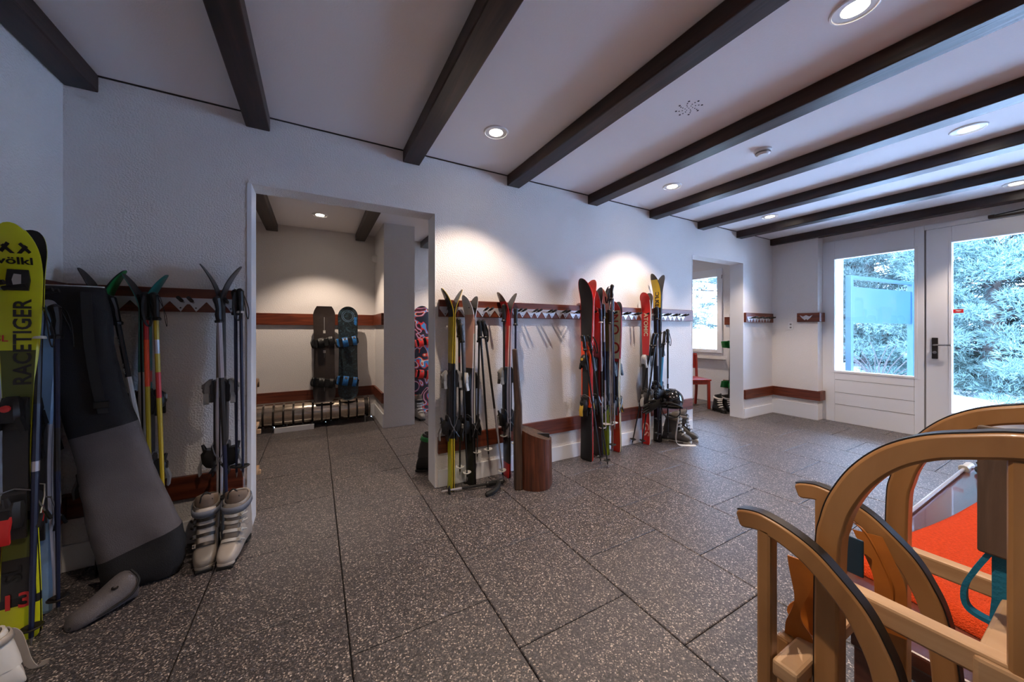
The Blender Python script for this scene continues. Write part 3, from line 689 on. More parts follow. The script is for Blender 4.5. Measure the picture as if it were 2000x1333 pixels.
# pale skis and poles behind the yellow pair
pair('pale blue grey ski', 'beside the black ski bag on the left wall', -1.02, -0.333, 1.33, (0.105, 0.068, 0.095), [(0, 'ice_blue', 'silver'), (0.3, 'silver', 'silver'), (0.6, 'ice_blue', 'ice_blue')], BB, rz=R(90), base='silver', rise=0.05, sides=('front', 'rear'))
pole('dark blue racing pole with white trigger grip in front of the yellow skis', (-0.945, -0.545, 0.0), (-0.955, -0.475, 1.30), 'navy', 'navy', 'dark_steel', 0.0105, 'trigger', ((0.50, 'silver'), (0.53, 'navy'), (0.70, 'black')), R(60), words=(('LEKI', 0.72, 0.026, 'white_gloss'),), wspin=R(35))
pole('dark pole half hidden behind the white trigger grip pole', (-0.925, -0.43, 0.03), (-0.945, -0.395, 1.30), 'navy', 'black', 'dark_steel', 0.009, 'plain', ((0.46, 'charcoal'), (0.6, 'navy')), R(60))
# black and grey ski bag leaning in the corner
bag = thing('ski_bag', 'long black and grey ski bag leaning in the left corner', 'ski bag', (-0.75, -0.25, 0))
from mathutils import noise
AX0 = [(1.400, -0.972, -0.205, 0.096, 0.012, 0.0), (1.385, -0.970, -0.208, 0.099, 0.040, 0.0), (1.25, -0.955, -0.215, 0.103, 0.052, 0.0), (1.065, -0.937, -0.230, 0.106, 0.056, 0.02), (0.90, -0.900, -0.240, 0.105, 0.056, 0.10), (0.738, -0.858, -0.250, 0.106, 0.054, 0.25), (0.60, -0.822, -0.262, 0.114, 0.052, 0.20), (0.45, -0.787, -0.275, 0.124, 0.050, 0.20), (0.30, -0.752, -0.282, 0.136, 0.050, 0.28), (0.190, -0.727, -0.285, 0.145, 0.052, 0.34), (0.12, -0.716, -0.285, 0.146, 0.060, 0.20), (0.05, -0.710, -0.285, 0.140, 0.066, 0.05), (0.012, -0.710, -0.285, 0.120, 0.050, 0.0)]
AX = []
for (za, *A1), (zb, *A2) in zip(AX0, AX0[1:]):
    m_ = max(1, int((za - zb) / 0.035))
    for q in range(m_): AX.append([za + (zb - za) * q / m_] + [p + (o_ - p) * q / m_ for p, o_ in zip(A1, A2)])
AX.append(list(AX0[-1]))
def bagring(i, n=34):
    z, x, y, hw, hd, sl = AX[i]; out = []; ang = R(4)
    for k in range(n):
        a_ = 2 * PI * k / n; c, s = math.cos(a_), math.sin(a_)
        px = hw * math.copysign(abs(c) ** 0.55, c); py = hd * math.copysign(abs(s) ** 0.7, s)
        nz = noise.noise(Vector((px * 9, py * 9 + 3, z * 5))) * 0.018 + noise.noise(Vector((px * 30 + z * 14, py * 20, z * 16))) * 0.006
        f = min(1, z / 0.1)
        px += nz * 0.35 * f; py += nz * f
        out.append((x + 0.75 + px * math.cos(ang) - py * math.sin(ang), y + 0.25 + px * math.sin(ang) + py * math.cos(ang), max(0.004, z + sl * px)))
    return out
cut1 = min(range(len(AX)), key=lambda i: abs(AX[i][0] - 0.738)); cut2 = min(range(len(AX)), key=lambda i: abs(AX[i][0] - 0.190))
b = MB(); b.loft([bagring(i) for i in range(0, cut1 + 1)]); b.build('upper_sleeve', 'bag_black', bag, 1.2)
b = MB(); b.loft([bagring(i) for i in range(cut1, cut2 + 1)]); b.build('grey_panel', 'bag_grey', bag, 1.2)
b = MB(); b.loft([bagring(i) for i in range(cut2, len(AX))]); b.build('black_base', 'bag_black', bag, 1.2)
st = spline([(-0.16, -0.02, 1.37), (-0.15, -0.035, 1.25), (-0.135, -0.045, 1.08), (-0.11, -0.055, 0.92), (-0.09, -0.060, 0.82)], 6)
MB().sweep(st, 0.016, 0.002, (1, 0.3, 0)).build('strap', 'black_rubber', bag)
MB().box(-0.12, -0.07, -0.070, -0.056, 0.845, 0.875).build('buckle', 'black', bag, 0, 0.003)
MB().sweep([p + Vector((0, -0.002, 0.0)) for p in [Vector(q) for q in bagring(0)[17:34]]], 0.003, 0.003, (0, 0, 1)).build('zip', 'light_grey', bag)
# grey pouch on the floor
pch = thing('boot_pouch', 'crumpled grey fabric pouch with dark trim on the floor beside the ski bag', 'pouch', (-0.780, -0.455, 0), (0, 0, R(36)))
pch.scale = (0.84, 0.95, 0.95)
rows = [(-0.135, 0.012, 0.03), (-0.125, 0.034, 0.052), (-0.095, 0.052, 0.066), (-0.055, 0.060, 0.078), (-0.01, 0.058, 0.098), (0.03, 0.066, 0.125), (0.07, 0.070, 0.138), (0.10, 0.062, 0.125), (0.118, 0.03, 0.09)]
b = MB(); b.loft([[(x, y + 0.012 * math.sin(x * 20), max(0.002, z + 0.006 * math.sin(9 * x * 6 + y * 60))) for y, z in [(q[0], q[1]) for q in supell(0, h / 2, hw, h / 2, 18, 2.3)]] for x, hw, h in rows]); subdiv(b.build('pouch_body', 'bag_grey', pch, 1.2))
b = MB(); b.tube(spline([(-0.13, -0.03, 0.02), (-0.06, -0.060, 0.03), (0.0, -0.060, 0.035), (0.07, -0.070, 0.06), (0.105, -0.045, 0.10), (0.09, 0.0, 0.138)], 5), 0.005, 6); b.build('piping', 'bag_black', pch)
MB().lathe([(0.013, 0), (0.013, 0.004), (0.008, 0.006), (0.006, 0.002)], 14, (0.02, -0.035, 0.103)).build('eyelet', 'dark_steel', pch)
# green and teal pairs behind the bag
pair('dark green tipped black ski', 'behind the black ski bag', -0.923, -0.09, 1.50, (0.112, 0.072, 0.10), [(0, 'black', 'black'), (0.86, 'green', 'black')], BB, rise=0.075)
pair('dark teal ski', 'hung behind the yellow poles', -0.772, -0.085, 1.49, (0.112, 0.070, 0.10), [(0, 'black', 'silver'), (0.45, 'teal', 'light_grey'), (0.62, 'red', 'light_grey'), (0.66, 'teal', 'teal')], BB, rise=0.08)
pole('grey pole with black grip slanting out from behind the ski bag', (-0.705, -0.20, 0.32), (-0.875, -0.13, 1.36), 'light_grey', 'black', 'black', 0.0115, 'plain', ((0.62, 'black'),), R(20), False, words=(('FLEX', 0.66, 0.026, 'light_grey'), ('LEKI', 0.79, 0.026, 'light_grey')), wspin=R(60))
pole('yellow pole beside the teal skis, nearer the doorway', (-0.675, -0.175, 0.20), (-0.718, -0.145, 1.385), 'dull_yellow', 'black', 'black', 0.0105, 'plain', ((0.55, 'bright_red'), (0.66, 'dull_yellow'), (0.74, 'silver'), (0.80, 'dull_yellow')), R(15))
pole('yellow and red pole beside the teal skis, nearer the ski bag', (-0.728, -0.165, 0.20), (-0.756, -0.135, 1.385), 'dull_yellow', 'black', 'black', 0.0105, 'plain', ((0.60, 'orange'), (0.80, 'red')), R(-15))
# bronze pair left of the opening
pair('bronze grey ski', 'standing left of the wide opening above the white boots', -0.462, -0.095, 1.56, (0.112, 0.072, 0.10), [(0, 'black', 'light_grey'), (0.2, 'bronze', 'silver'), (0.6, 'black', 'bronze'), (0.85, 'charcoal', 'black')], BG, rise=0.085)
pole('silver and navy pole with black grip in front of the bronze skis', (-0.425, -0.165, 0.225), (-0.462, -0.165, 1.375), 'navy', 'black', 'dark_steel', 0.012, 'plain', ((0.30, 'charcoal'), (0.62, 'silver')), R(0), False, words=(('LEKI', 0.55, 0.028, 'light_grey'),), wspin=R(12))
pole('thin navy pole hanging right of the bronze skis', (-0.388, -0.13, 0.37), (-0.396, -0.11, 1.42), 'navy', 'black', 'black', 0.0085, 'plain', (), R(0), words=(('LEKI', 0.74, 0.022, 'light_grey'),), wspin=R(10))
pole('thin navy pole with white trigger grip beside the opening jamb', (-0.357, -0.145, 0.37), (-0.371, -0.12, 1.43), 'navy', 'black', 'black', 0.0085, 'trigger', (), R(20), words=(('LEKI', 0.74, 0.022, 'light_grey'),), wspin=R(10))
ski_boot('pale grey ski boot left of its pair, beside the wide opening', (-0.505, -0.185, 0), R(8), 'boot_grey', 'boot_grey', 'boot_blue_grey', 'dark_steel', mirror=-1, tongue='boot_white', scale=0.93)
ski_boot('pale grey ski boot right of its pair, beside the wide opening', (-0.375, -0.205, 0), R(-8), 'boot_white', 'boot_white', 'boot_blue_grey', 'light_grey', mirror=1, tongue='boot_grey', scale=0.93)
WSTRAP = [(-0.935, -0.705, 0.17), (-0.918, -0.708, 0.172), (-0.900, -0.71, 0.15), (-0.887, -0.712, 0.10), (-0.878, -0.712, 0.055), (-0.866, -0.712, 0.024), (-0.850, -0.712, 0.014), (-0.832, -0.712, 0.032)]
wb = ski_boot('white ski boot with a loose strap in the bottom left corner', (-0.935, -0.80, 0), R(-60), 'white_gloss', 'white_gloss', 'boot_white', 'light_grey', mirror=1, scale=0.66)
ws = [Vector(p) for p in WSTRAP]
Mi = (Matrix.Translation((-0.935, -0.80, 0)) @ Matrix.Rotation(R(-60), 4, 'Z') @ Matrix.Scale(0.66, 4)).inverted()
MB().sweep([Mi @ p for p in spline(ws, 6)], 0.016, 0.0022, (0.5, 0.85, 0)).build('loose_strap', 'boot_white', wb)

# --- long rack, group beside the opening
pair('black and yellow edged ski', 'first on the long rack', 0.883, -0.085, 1.505, (0.115, 0.068, 0.10), [(0, 'yellow', 'dull_yellow'), (0.26, 'black', 'black'), (0.63, 'dull_yellow', 'dull_yellow'), (0.86, 'black', 'dull_yellow')], BG, rise=0.075, ry=R(0.3))
pole('slim black pole hanging right of the black and yellow skis, nearer them', (0.948, -0.10, 0.10), (0.945, -0.09, 1.28), 'black', 'black', 'light_grey', 0.0085, 'plain', ((0.72, 'dark_red'), (0.76, 'black')), R(0))
pole('slim black pole hanging just left of the pink and white skis', (0.995, -0.13, 0.06), (0.952, -0.12, 1.24), 'black', 'black', 'light_grey', 0.0085, 'plain', (), R(0), False)
pair('white and pink ski', 'second on the long rack', 1.045, -0.085, 1.46, (0.110, 0.068, 0.098), [(0, 'black', 'black'), (0.33, 'charcoal', 'silver'), (0.62, 'pink_white', 'white_gloss'), (0.80, 'pink_white', 'pink_white'), (0.90, 'white_gloss', 'white_gloss')], BW, rise=0.06, z=0.0, ry=R(-0.4), rz=R(18), zones_b=[(0, 'black', 'black'), (0.33, 'white_gloss', 'white_gloss')])
pole('black pole hanging in front of the white and pink skis', (1.155, -0.17, 0.22), (1.085, -0.155, 1.27), 'black', 'black', 'light_grey', 0.009, 'plain', (), R(10))
pole('grey pole slanting down to the grip of the fallen pole', (1.285, -0.16, 0.03), (1.115, -0.16, 1.27), 'black', 'black', 'light_grey', 0.009, 'plain', ((0.05, 'silver'), (0.45, 'charcoal')), R(0), False)
pole('silver pole leaning behind the red tipped skis', (1.075, -0.13, 0.20), (1.095, -0.13, 1.24), 'charcoal', 'black', 'light_grey', 0.008, 'plain', (), R(0), False)
pair('silver and red tipped ski', 'third on the long rack', 1.36, -0.085, 1.50, (0.112, 0.068, 0.10), [(0, 'red', 'red'), (0.08, 'charcoal', 'charcoal'), (0.22, 'silver', 'silver'), (0.60, 'red', 'pink_white'), (0.82, 'red', 'red'), (0.95, 'bronze', 'bronze')], BG, rise=0.08)
pole('black pole hanging just left of the silver and red skis', (1.325, -0.10, 0.28), (1.318, -0.11, 1.40), 'charcoal', 'black', 'light_grey', 0.0085, 'plain', (), R(180), False)
pole('black pole hanging just right of the silver and red skis', (1.40, -0.15, 0.22), (1.415, -0.13, 1.37), 'silver', 'black', 'light_grey', 0.0085, 'plain', ((0.5, 'navy'),), R(0), False)
fp = pole('black pole with thick grip lying on the floor below the first skis', (0.79, -0.125, 0.022), (1.265, -0.21, 0.03), 'black', 'black', 'black', 0.010, 'plain', ((0.02, 'silver'), (0.32, 'black')), R(90), False)
MB().tube(spline([(0, 0.0, 0.36), (0.02, 0.05, 0.42), (0.01, 0.10, 0.40), (0.0, 0.13, 0.36), (-0.012, 0.14, 0.30)], 5), [0.018] * 20 + [0.012], 8).build('hooked_grip', 'black_rubber', fp)
# --- long rack, middle group
OZ = [(0, 'black', 'charcoal'), (0.30, 'orange', 'bright_red'), (0.66, 'charcoal', 'bright_red'), (0.78, 'charcoal', 'bright_red')]
OZB = [(0, 'orange', 'bright_red'), (0.66, 'orange', 'pink_white'), (0.90, 'orange', 'orange')]
pair('black and orange ski with gold bindings', 'at the middle of the long rack', 2.17, -0.125, 1.655, (0.140, 0.108, 0.128), OZ, BY, rise=0.09, rz=R(14), ry=R(-1.8), rx=R(1.5), zones_b=OZB, base='orange')
pair('red tipped dark ski', 'behind the black and orange skis', 2.335, -0.10, 1.60, (0.125, 0.085, 0.112), [(0, 'black', 'black'), (0.3, 'dark_red', 'dark_red'), (0.62, 'red', 'dark_red')], BB, rise=0.05, z=0.0, ry=R(-0.9))
pair('cream tipped olive ski', 'among the middle group poles', 2.426, -0.09, 1.60, (0.122, 0.082, 0.11), [(0, 'lime', 'lime'), (0.30, 'black', 'black'), (0.62, 'olive', 'olive'), (0.85, 'white_gloss', 'cream')], BB, rise=0.05)
a, b_ = pair('red and cream lettered ski with gold bindings', 'right of the middle group', 2.585, -0.085, 1.475, (0.124, 0.078, 0.108), [(0, 'red', 'cream'), (0.06, 'red', 'cream'), (0.30, 'charcoal', 'cream'), (0.48, 'red', 'cream'), (0.62, 'cream', 'red'), (0.94, 'red', 'red')], BY, rise=0.04, ry=R(-0.3), rz=R(12))
for ch, z, s in (('N', 1.31, 0.11), ('O', 1.20, 0.13), ('O', 1.02, 0.15)): onski(ch, s, 'red', z, 0, R(90), 0.002, 0.0118, 1.0, kid(a, 'ski_body'))
pole('black pole leaning in front of the orange skis, nearer the wall', (2.222, -0.255, 0), (2.075, -0.185, 1.15), 'black', 'black', 'black', 0.009, 'plain', (), R(-40))
pole('black pole leaning in front of the orange skis, reaching farthest onto the floor', (2.215, -0.35, 0), (2.135, -0.195, 1.15), 'black', 'black', 'black', 0.009, 'plain', (), R(30))
pole('silver pole with white trigger grip right of the red tipped skis', (2.335, -0.155, 0.22), (2.315, -0.15, 1.40), 'silver', 'navy', 'light_grey', 0.0095, 'trigger', ((0.3, 'charcoal'), (0.5, 'silver')), R(-60), False)
pole('silver and black pole left of the olive skis', (2.372, -0.16, 0.25), (2.348, -0.155, 1.44), 'silver', 'black', 'light_grey', 0.0095, 'plain', ((0.4, 'navy'), (0.7, 'silver')), R(-60), False)
pole('silver pole right of the olive skis', (2.435, -0.16, 0.24), (2.425, -0.155, 1.39), 'silver', 'black', 'light_grey', 0.0095, 'plain', ((0.5, 'light_grey'),), R(0), False)
pole('navy pole with tall grip left of the red and cream skis', (2.48, -0.165, 0.25), (2.462, -0.155, 1.50), 'silver', 'navy', 'light_grey', 0.010, 'plain', ((0.2, 'navy'),), R(0), False)
pole('pale pole with a strap loop above the olive skis', (2.445, -0.175, 0.05), (2.435, -0.17, 1.62), 'bronze', 'black', 'black', 0.008, 'plain', (), R(180))
# --- long rack, right group with helmet
a, b_ = pair('glossy red lettered race ski', 'left of the hanging helmet', 3.022, -0.08, 1.585, (0.108, 0.068, 0.096), [(0, 'red', 'white_gloss'), (0.40, 'bright_red', 'white_gloss'), (0.95, 'bright_red', 'red')], ('light_grey', 'boot_charcoal', 'light_grey'), rise=0.055, flat=True, rz=R(12))
onski('ATOMIC', 0.060, 'cream', 1.25, 0.0, R(-90), 0.0012, 0.012, 1.05, kid(a, 'ski_body'))
onski('GS', 0.095, 'pink_white', 0.16, 0.0, R(-90), 0.0012, 0.012, 1.3, kid(a, 'ski_body'))
a, b_ = pair('tall black and yellow tipped ski', 'behind the hanging helmet', 3.192, -0.085, 1.79, (0.104, 0.066, 0.094), [(0, 'black', 'black'), (0.80, 'dull_yellow', 'charcoal'), (0.93, 'dull_yellow', 'charcoal'), (0.965, 'charcoal', 'black')], BB, rise=0.085)
onski('VOLKL', 0.070, 'black', 1.545, 0.0, R(-90), 0.001, 0.0105, 1.0, kid(a, 'ski_body'))
pole('black pole splayed to the left under the glove', (2.863, -0.03, 0.0), (3.045, -0.155, 1.16), 'black', 'black', 'dark_steel', 0.009, 'plain', (), R(0), False)
pole('black pole splayed less far under the glove', (2.912, -0.115, 0.0), (3.075, -0.165, 1.16), 'black', 'black', 'dark_steel', 0.009, 'plain', (), R(0), False)
pole('sky blue pole crossing between the red and the tall black skis', (3.085, -0.165, 0.06), (3.205, -0.16, 1.18), 'black', 'black', 'black', 0.0105, 'plain', ((0.42, 'sky_blue'), (0.76, 'black')), R(0))
pole('black pole with flared grip right of the tall black skis', (3.245, -0.17, 0.05), (3.265, -0.155, 1.20), 'black', 'charcoal', 'black', 0.0095, 'plain', ((0.5, 'silver'), (0.55, 'black')), R(30))
pole('navy and silver pole between the red and the tall black skis', (3.125, -0.14, 0.2), (3.115, -0.14, 1.44), 'navy', 'black', 'black', 0.0095, 'plain', ((0.5, 'silver'), (0.75, 'navy')), R(-30), False)
# helmet
he = thing('ski_helmet', 'glossy black ski helmet hanging from the poles', 'helmet', (3.155, -0.275, 0.475), (R(-20), R(10), R(-35)))
prof = [(0.001, 0.125)] + [(0.118 * math.sin(a_), 0.125 * math.cos(a_)) for a_ in [R(x) for x in range(10, 120, 8)]] + [(0.103, -0.062), (0.095, -0.055)]
b = MB(); b.lathe(prof, 32); b.v = [(x * 0.93, y * 1.12, z) for x, y, z in b.v]; b.build('shell', 'black_gloss', he, 1.2)
b = MB(); b.tube([(0.112 * 0.93 * math.cos(R(a_)), 0.112 * 1.12 * math.sin(R(a_)), -0.055 + 0.01 * math.sin(R(2 * a_))) for a_ in range(0, 361, 15)], 0.008, 6); b.build('rim', 'black_rubber', he)
for y in (-0.05, -0.015, 0.02, 0.055):
    for s in (-1, 1): MB().lathe([(0.009, 0.0), (0.009, 0.004)], 8, (s * 0.045, y, 0.108 - abs(y) * 0.35)).build('vent', 'charcoal', he)
MB().sweep(spline([(0.108, 0.02, -0.05), (0.122, 0.01, 0.02), (0.10, 0.01, 0.085), (0.03, 0.01, 0.131)], 6), 0.012, 0.0015, (0, 1, 0)).build('goggle_strap', 'charcoal', he)
MB().tube(spline([(0.09, 0, -0.06), (0.10, 0.03, -0.12), (0.05, 0.05, -0.16), (-0.04, 0.05, -0.15), (-0.09, 0.02, -0.06)], 6), 0.005, 6).build('chin_strap', 'black_rubber', he)
def glove(label, loc, rot, m='black'):
    g = thing('ski_glove', label, 'glove', loc, rot)
    b = MB(); b.loft([supell(0, 0, rx, ry, 14, 2.4, z) for z, rx, ry in ((0, 0.05, 0.022), (0.03, 0.042, 0.022), (0.06, 0.036, 0.02), (0.10, 0.046, 0.022), (0.15, 0.048, 0.022), (0.165, 0.042, 0.018))]); subdiv(b.build('palm', m, g, 1.2))
    for k, (x, L_) in enumerate(((-0.035, 0.065), (-0.012, 0.085), (0.012, 0.082), (0.034, 0.062))):
        MB().tube([(x, 0, 0.14), (x * 1.1, -0.006, 0.16 + L_ * 0.5), (x * 1.12, -0.02, 0.155 + L_)], [0.013, 0.0125, 0.009], 8).build('finger', m, g)
    MB().tube([(0.035, 0, 0.07), (0.062, -0.008, 0.105), (0.072, -0.012, 0.14)], [0.016, 0.014, 0.010], 8).build('thumb', m, g)
    MB().loft([supell(0, 0, rx, ry, 14, 2.4, z) for z, rx, ry in ((-0.005, 0.053, 0.025), (0.02, 0.048, 0.025))]).build('cuff_band', 'charcoal', g, 1.0)
glove('black ski glove pointing left above the other glove beside the helmet', (3.09, -0.225, 0.545), (R(10), R(-78), R(8)))
glove('black ski glove hanging lower beside the helmet', (3.08, -0.235, 0.47), (R(-15), R(-115), R(-12)), 'black_rubber')
ski_boot('grey ski boot with loose buckle strap beside the helmet skis', (3.355, -0.165, 0), R(28), 'boot_charcoal', 'boot_charcoal', 'boot_grey', 'light_grey', mirror=-1, liner='boot_grey', sole='light_grey', scale=0.9)
bt = ski_boot('grey ski boot right of its pair, nearest the far opening', (3.50, -0.145, 0), R(28), 'boot_charcoal', 'boot_charcoal', 'boot_grey', 'grey_plastic', mirror=1, liner='boot_grey', sole='light_grey', scale=0.9)
bs = thing('loose_strap', 'pale webbing strap trailing from the grey boots onto the floor', 'strap', (3.30, -0.22, 0))
MB().sweep(spline([(0.035, -0.01, 0.27), (-0.02, -0.03, 0.17), (-0.05, -0.04, 0.07), (-0.035, -0.06, 0.012), (0.05, -0.12, 0.006), (0.11, -0.155, 0.006)], 6), 0.010, 0.0018, (0.3, 0.8, 0.5)).build('webbing', 'light_grey', bs)

# ================================================================== LOG SEAT BESIDE THE SKIS
lg = thing('log_seat', 'split dark log seat with a tall thin back slab', 'log seat', (1.475, -0.325, 0), (0, 0, R(-30)))
n = 28
def logr(z, r, slant=0.0, seed=0):
    return [(r * (1 + 0.03 * math.sin(3 * a + seed) + 0.02 * math.sin(7 * a)) * math.cos(a), r * 0.92 * (1 + 0.03 * math.sin(2 * a + 1)) * math.sin(a), z - slant * math.cos(a)) for a in [2 * PI * k / n for k in range(n)]]
b = MB(); b.loft([logr(0.0, 0.128), logr(0.02, 0.134), logr(0.2, 0.130), logr(0.36, 0.128, 0.03), logr(0.405, 0.127, 0.045)], False)
b.loft([logr(0.405, 0.127, 0.045), logr(0.41, 0.112, 0.04), logr(0.375, 0.095, 0.035), logr(0.37, 0.001, 0.0)], True, True, 1)
b.f.append(list(range(n))); b.m.append(0)
b.build('log', ['log_wood', 'log_weathered'], lg, 0.9)
b = MB()
sl = [(-0.125, 0.0, 0.058, 0.10), (-0.130, 0.42, 0.055, 0.10), (-0.128, 0.62, 0.044, 0.080), (-0.142, 0.82, 0.034, 0.062), (-0.152, 1.00, 0.026, 0.048), (-0.155, 1.05, 0.022, 0.044)]
b.loft([[(x - t_ / 2 - 0.004 * math.sin(9 * z), -w_, z), (x + t_ / 2, -w_ * 0.96, z), (x + t_ / 2 + 0.006, 0, z), (x + t_ / 2, w_ * 0.96, z), (x - t_ / 2 - 0.004 * math.sin(9 * z), w_, z), (x - t_ / 2 - 0.010, 0, z)] for x, z, t_, w_ in sl])
b.build('back_slab', 'log_weathered', lg, 0.5, 0.006)
b = MB(); b.box(-0.10, 0.11, -0.010, 0.010, 0.36, 0.40)
b.build('split_groove', 'charcoal', lg, 0)

# ================================================================== BACK ROOM
ht = thing('boot_heater', 'long chrome boot warmer pipe with spaced bands along the back wall', 'heater', (0, 2.42, 0))
MB().tube([(-1.45, 0, 0.172), (0.62, 0, 0.172)], 0.120, 24).build('pipe', 'dark_steel', ht)
bd = MB(); N_ = 26
bd.loft([[(x, r * math.cos(2 * PI * k / N_), 0.172 + r * math.sin(2 * PI * k / N_)) for k in range(N_)] for x, r in ((0, 0.118), (0.002, 0.136), (0.080, 0.136), (0.082, 0.118))], False)
bd = bd.mesh('band', 'chrome')
for k in range(20): o = link('band', bd, ht); o.location = (-1.42 + 0.0995 * k, 0, 0)
MB().lathe([(0.145, 0), (0.145, 0.006), (0.001, 0.007)], 28, (0.60, 0, 0.172), M=Matrix.Rotation(R(90), 4, 'Y')).build('end_plate', 'chrome', ht)
for x in (-1.3, -0.3, 0.56): MB().tube([(x, -0.09, 0.0), (x, -0.09, 0.09)], 0.008, 8).lathe([(0.02, 0), (0.02, 0.005)], 10, (x, -0.09, 0)).build('foot', 'steel', ht)
MB().box(-0.42, -0.02, -0.165, -0.145, 0.0, 0.06).build('cover_strip', 'white_paint', ht, 0, 0.002)
def snowboard(label, loc, rot, L, Wd, top, edge, square=0.0, binding=('black', 'black'), stance=((0.20, 10), (0.62, -10))):
    t = thing('snowboard', label, 'snowboard', loc, rot)
    outl = []
    for k in range(41):
        u = (1 - math.cos(PI * k / 40)) / 2; z = L * u
        h = Wd / 2 * (0.86 + 0.14 * (2 * u - 1) ** 2)
        for e in (u, 1 - u):
            q = 0.115
            if e < q:
                s = 1 - e / q; p = 2 + 2.5 * square
                h *= max(0.0, 1 - s ** p) ** (1 / p) * (1 - 0.02) + 0.02 if not square else (0.62 + 0.38 * max(0, 1 - s ** 2.2))
        y = 0.0
        for e in (u, 1 - u):
            if e < 0.12: y -= 0.045 * ((0.12 - e) / 0.12) ** 2
        outl.append((h, y, z))
    b = MB(); V = [[(-h, y, z), (h, y, z), (h, y - 0.009, z), (h * 0.98, y - 0.0105, z), (-h * 0.98, y - 0.0105, z), (-h, y - 0.009, z)] for h, y, z in outl]
    F = MB(); F.loft(V, True, True, 0)
    nb = len(V) - 1
    for i in range(nb * 6):
        if i % 6 != 3: F.m[i] = 1
    F.build('deck', [top, edge], t, 0.8)
    for zc, tilt in (stance[0], stance[1]):
        z = L * zc
        bd_ = thing('binding', '', '', (0, -0.0105, z), (0, R(tilt), 0)); del bd_['label']; del bd_['category']
        bd_.parent = t
        bm1, bm2 = binding
        MB().loft([[(x, -h, z_) for x, z_ in ((-0.125, -0.05), (0.10, -0.05), (0.125, -0.03), (0.125, 0.03), (0.10, 0.05), (-0.125, 0.05))] for h in (0.0, 0.016)]).build('base_plate', bm2, bd_, 0.5, 0.004)
        hb = MB(); hb.loft([[(-0.115 - 0.01 * k, -0.016 - hh * 0.17, c * (0.055 - 0.012 * abs(hh - 0.5))) for c in (-1, -0.6, 0, 0.6, 1)] for hh, k in ((0, 0), (0.3, 0), (0.6, 1), (1, 2.0))], False, False)
        o = hb.build('highback', bm1, bd_, 1.0); m = o.modifiers.new('thick', 'SOLIDIFY'); m.thickness = 0.012
        MB().tube(spline([(-0.10, -0.016, -0.055), (-0.135, -0.055, -0.045), (-0.145, -0.075, 0.0), (-0.135, -0.055, 0.045), (-0.10, -0.016, 0.055)], 5), 0.007, 7).build('heel_loop', bm2, bd_)
        for x, hgt, wd in ((-0.035, 0.095, 0.032), (0.075, 0.055, 0.024)):
            o = MB().sweep(spline([(x, -0.014, -0.055), (x, -hgt * 0.7, -0.052), (x, -hgt, -0.02), (x, -hgt, 0.02), (x, -hgt * 0.7, 0.052), (x, -0.014, 0.055)], 5), wd, 0.006, (1, 0, 0)).build('strap', bm1, bd_, 0.9, 0.003)
            MB().box(x - 0.014, x + 0.014, -hgt - 0.008, -hgt + 0.02, 0.028, 0.052).build('ratchet', 'grey_plastic', bd_, 0, 0.003)
    return t
s1 = snowboard('matt dark brown snowboard with squared tips and black bindings', (0.093, 2.352, 0.294), (R(-6), 0, 0), 1.20, 0.265, 'brown_board', 'black', 1.0)
MB().box(-0.003, 0.003, -0.0112, -0.0104, 0.03, 0.28).box(-0.003, 0.003, -0.0112, -0.0104, 0.55, 0.62).box(-0.003, 0.003, -0.0112, -0.0104, 0.90, 1.10).build('centre_stripe', 'grey_plastic', kid(s1, 'deck'), 0)
for z in (0.63, 0.88): MB().box(-0.013, 0.013, -0.0113, -0.0104, z - 0.018, z + 0.018).build('channel_window', 'light_grey', kid(s1, 'deck'), 0)
s2 = snowboard('dark patterned snowboard with rounded tips and blue bindings', (0.363, 2.352, 0.294), (R(-6), 0, R(-2)), 1.205, 0.255, 'blue_graphic', 'black', 0.0, ('blue', 'black'))
MB().add([(0.07, -0.0112, 0.98), (0.10, -0.0112, 0.96), (0.105, -0.0112, 1.07), (0.075, -0.0112, 1.09)], [(0, 1, 2, 3)]).build('blue_patch', 'blue', kid(s2, 'deck'), 0)
b = MB()
for rr in (0.075, 0.058): 
    N_ = 32; b.loft([[(q * math.cos(2 * PI * k / N_), -0.0112 - 0.03 * max(0, (q * math.sin(2 * PI * k / N_) + 0.02) / 0.1) ** 2, 1.085 + q * math.sin(2 * PI * k / N_)) for k in range(N_)] for q in (rr, rr - 0.004)], False)
b.build('ring_print', 'ice_blue', kid(s2, 'deck'), 0)
snowboard('red and blue patterned snowboard half hidden behind the pillar', (1.345, 2.44, 0.0), (R(-3), 0, 0), 1.54, 0.28, 'red_graphic', 'black', 0.0, ('bright_red', 'black'), stance=((0.36, 10), (0.66, -10)))
ski_boot('grey boot standing on the floor beside the red and blue snowboard', (1.20, 2.15, 0), R(10), 'boot_grey', 'boot_charcoal', 'black', 'light_grey', scale=0.9)
ski_boot('black and green boot half hidden by the right jamb of the wide opening', (0.86, 0.33, 0), R(60), 'black', 'charcoal', 'green', 'light_grey', liner='black', scale=0.98)
ski_boot('black and white boot on the back room floor behind the far opening', (5.13, 0.40, 0), R(-20), 'black', 'black', 'white_gloss', 'white_gloss', liner='black', scale=0.72, mirror=-1)
ski_boot('black boot tight against the wall behind the far opening', (5.25, 0.36, 0), R(-10), 'charcoal', 'black', 'light_grey', 'white_gloss', liner='black', scale=0.70)
snowboard('dark snowboard with green bindings standing behind the far opening', (5.725, 0.47, 0.0), (R(-2), 0, R(-90)), 1.58, 0.26, 'charcoal', 'black', 0.0, ('green', 'black'))
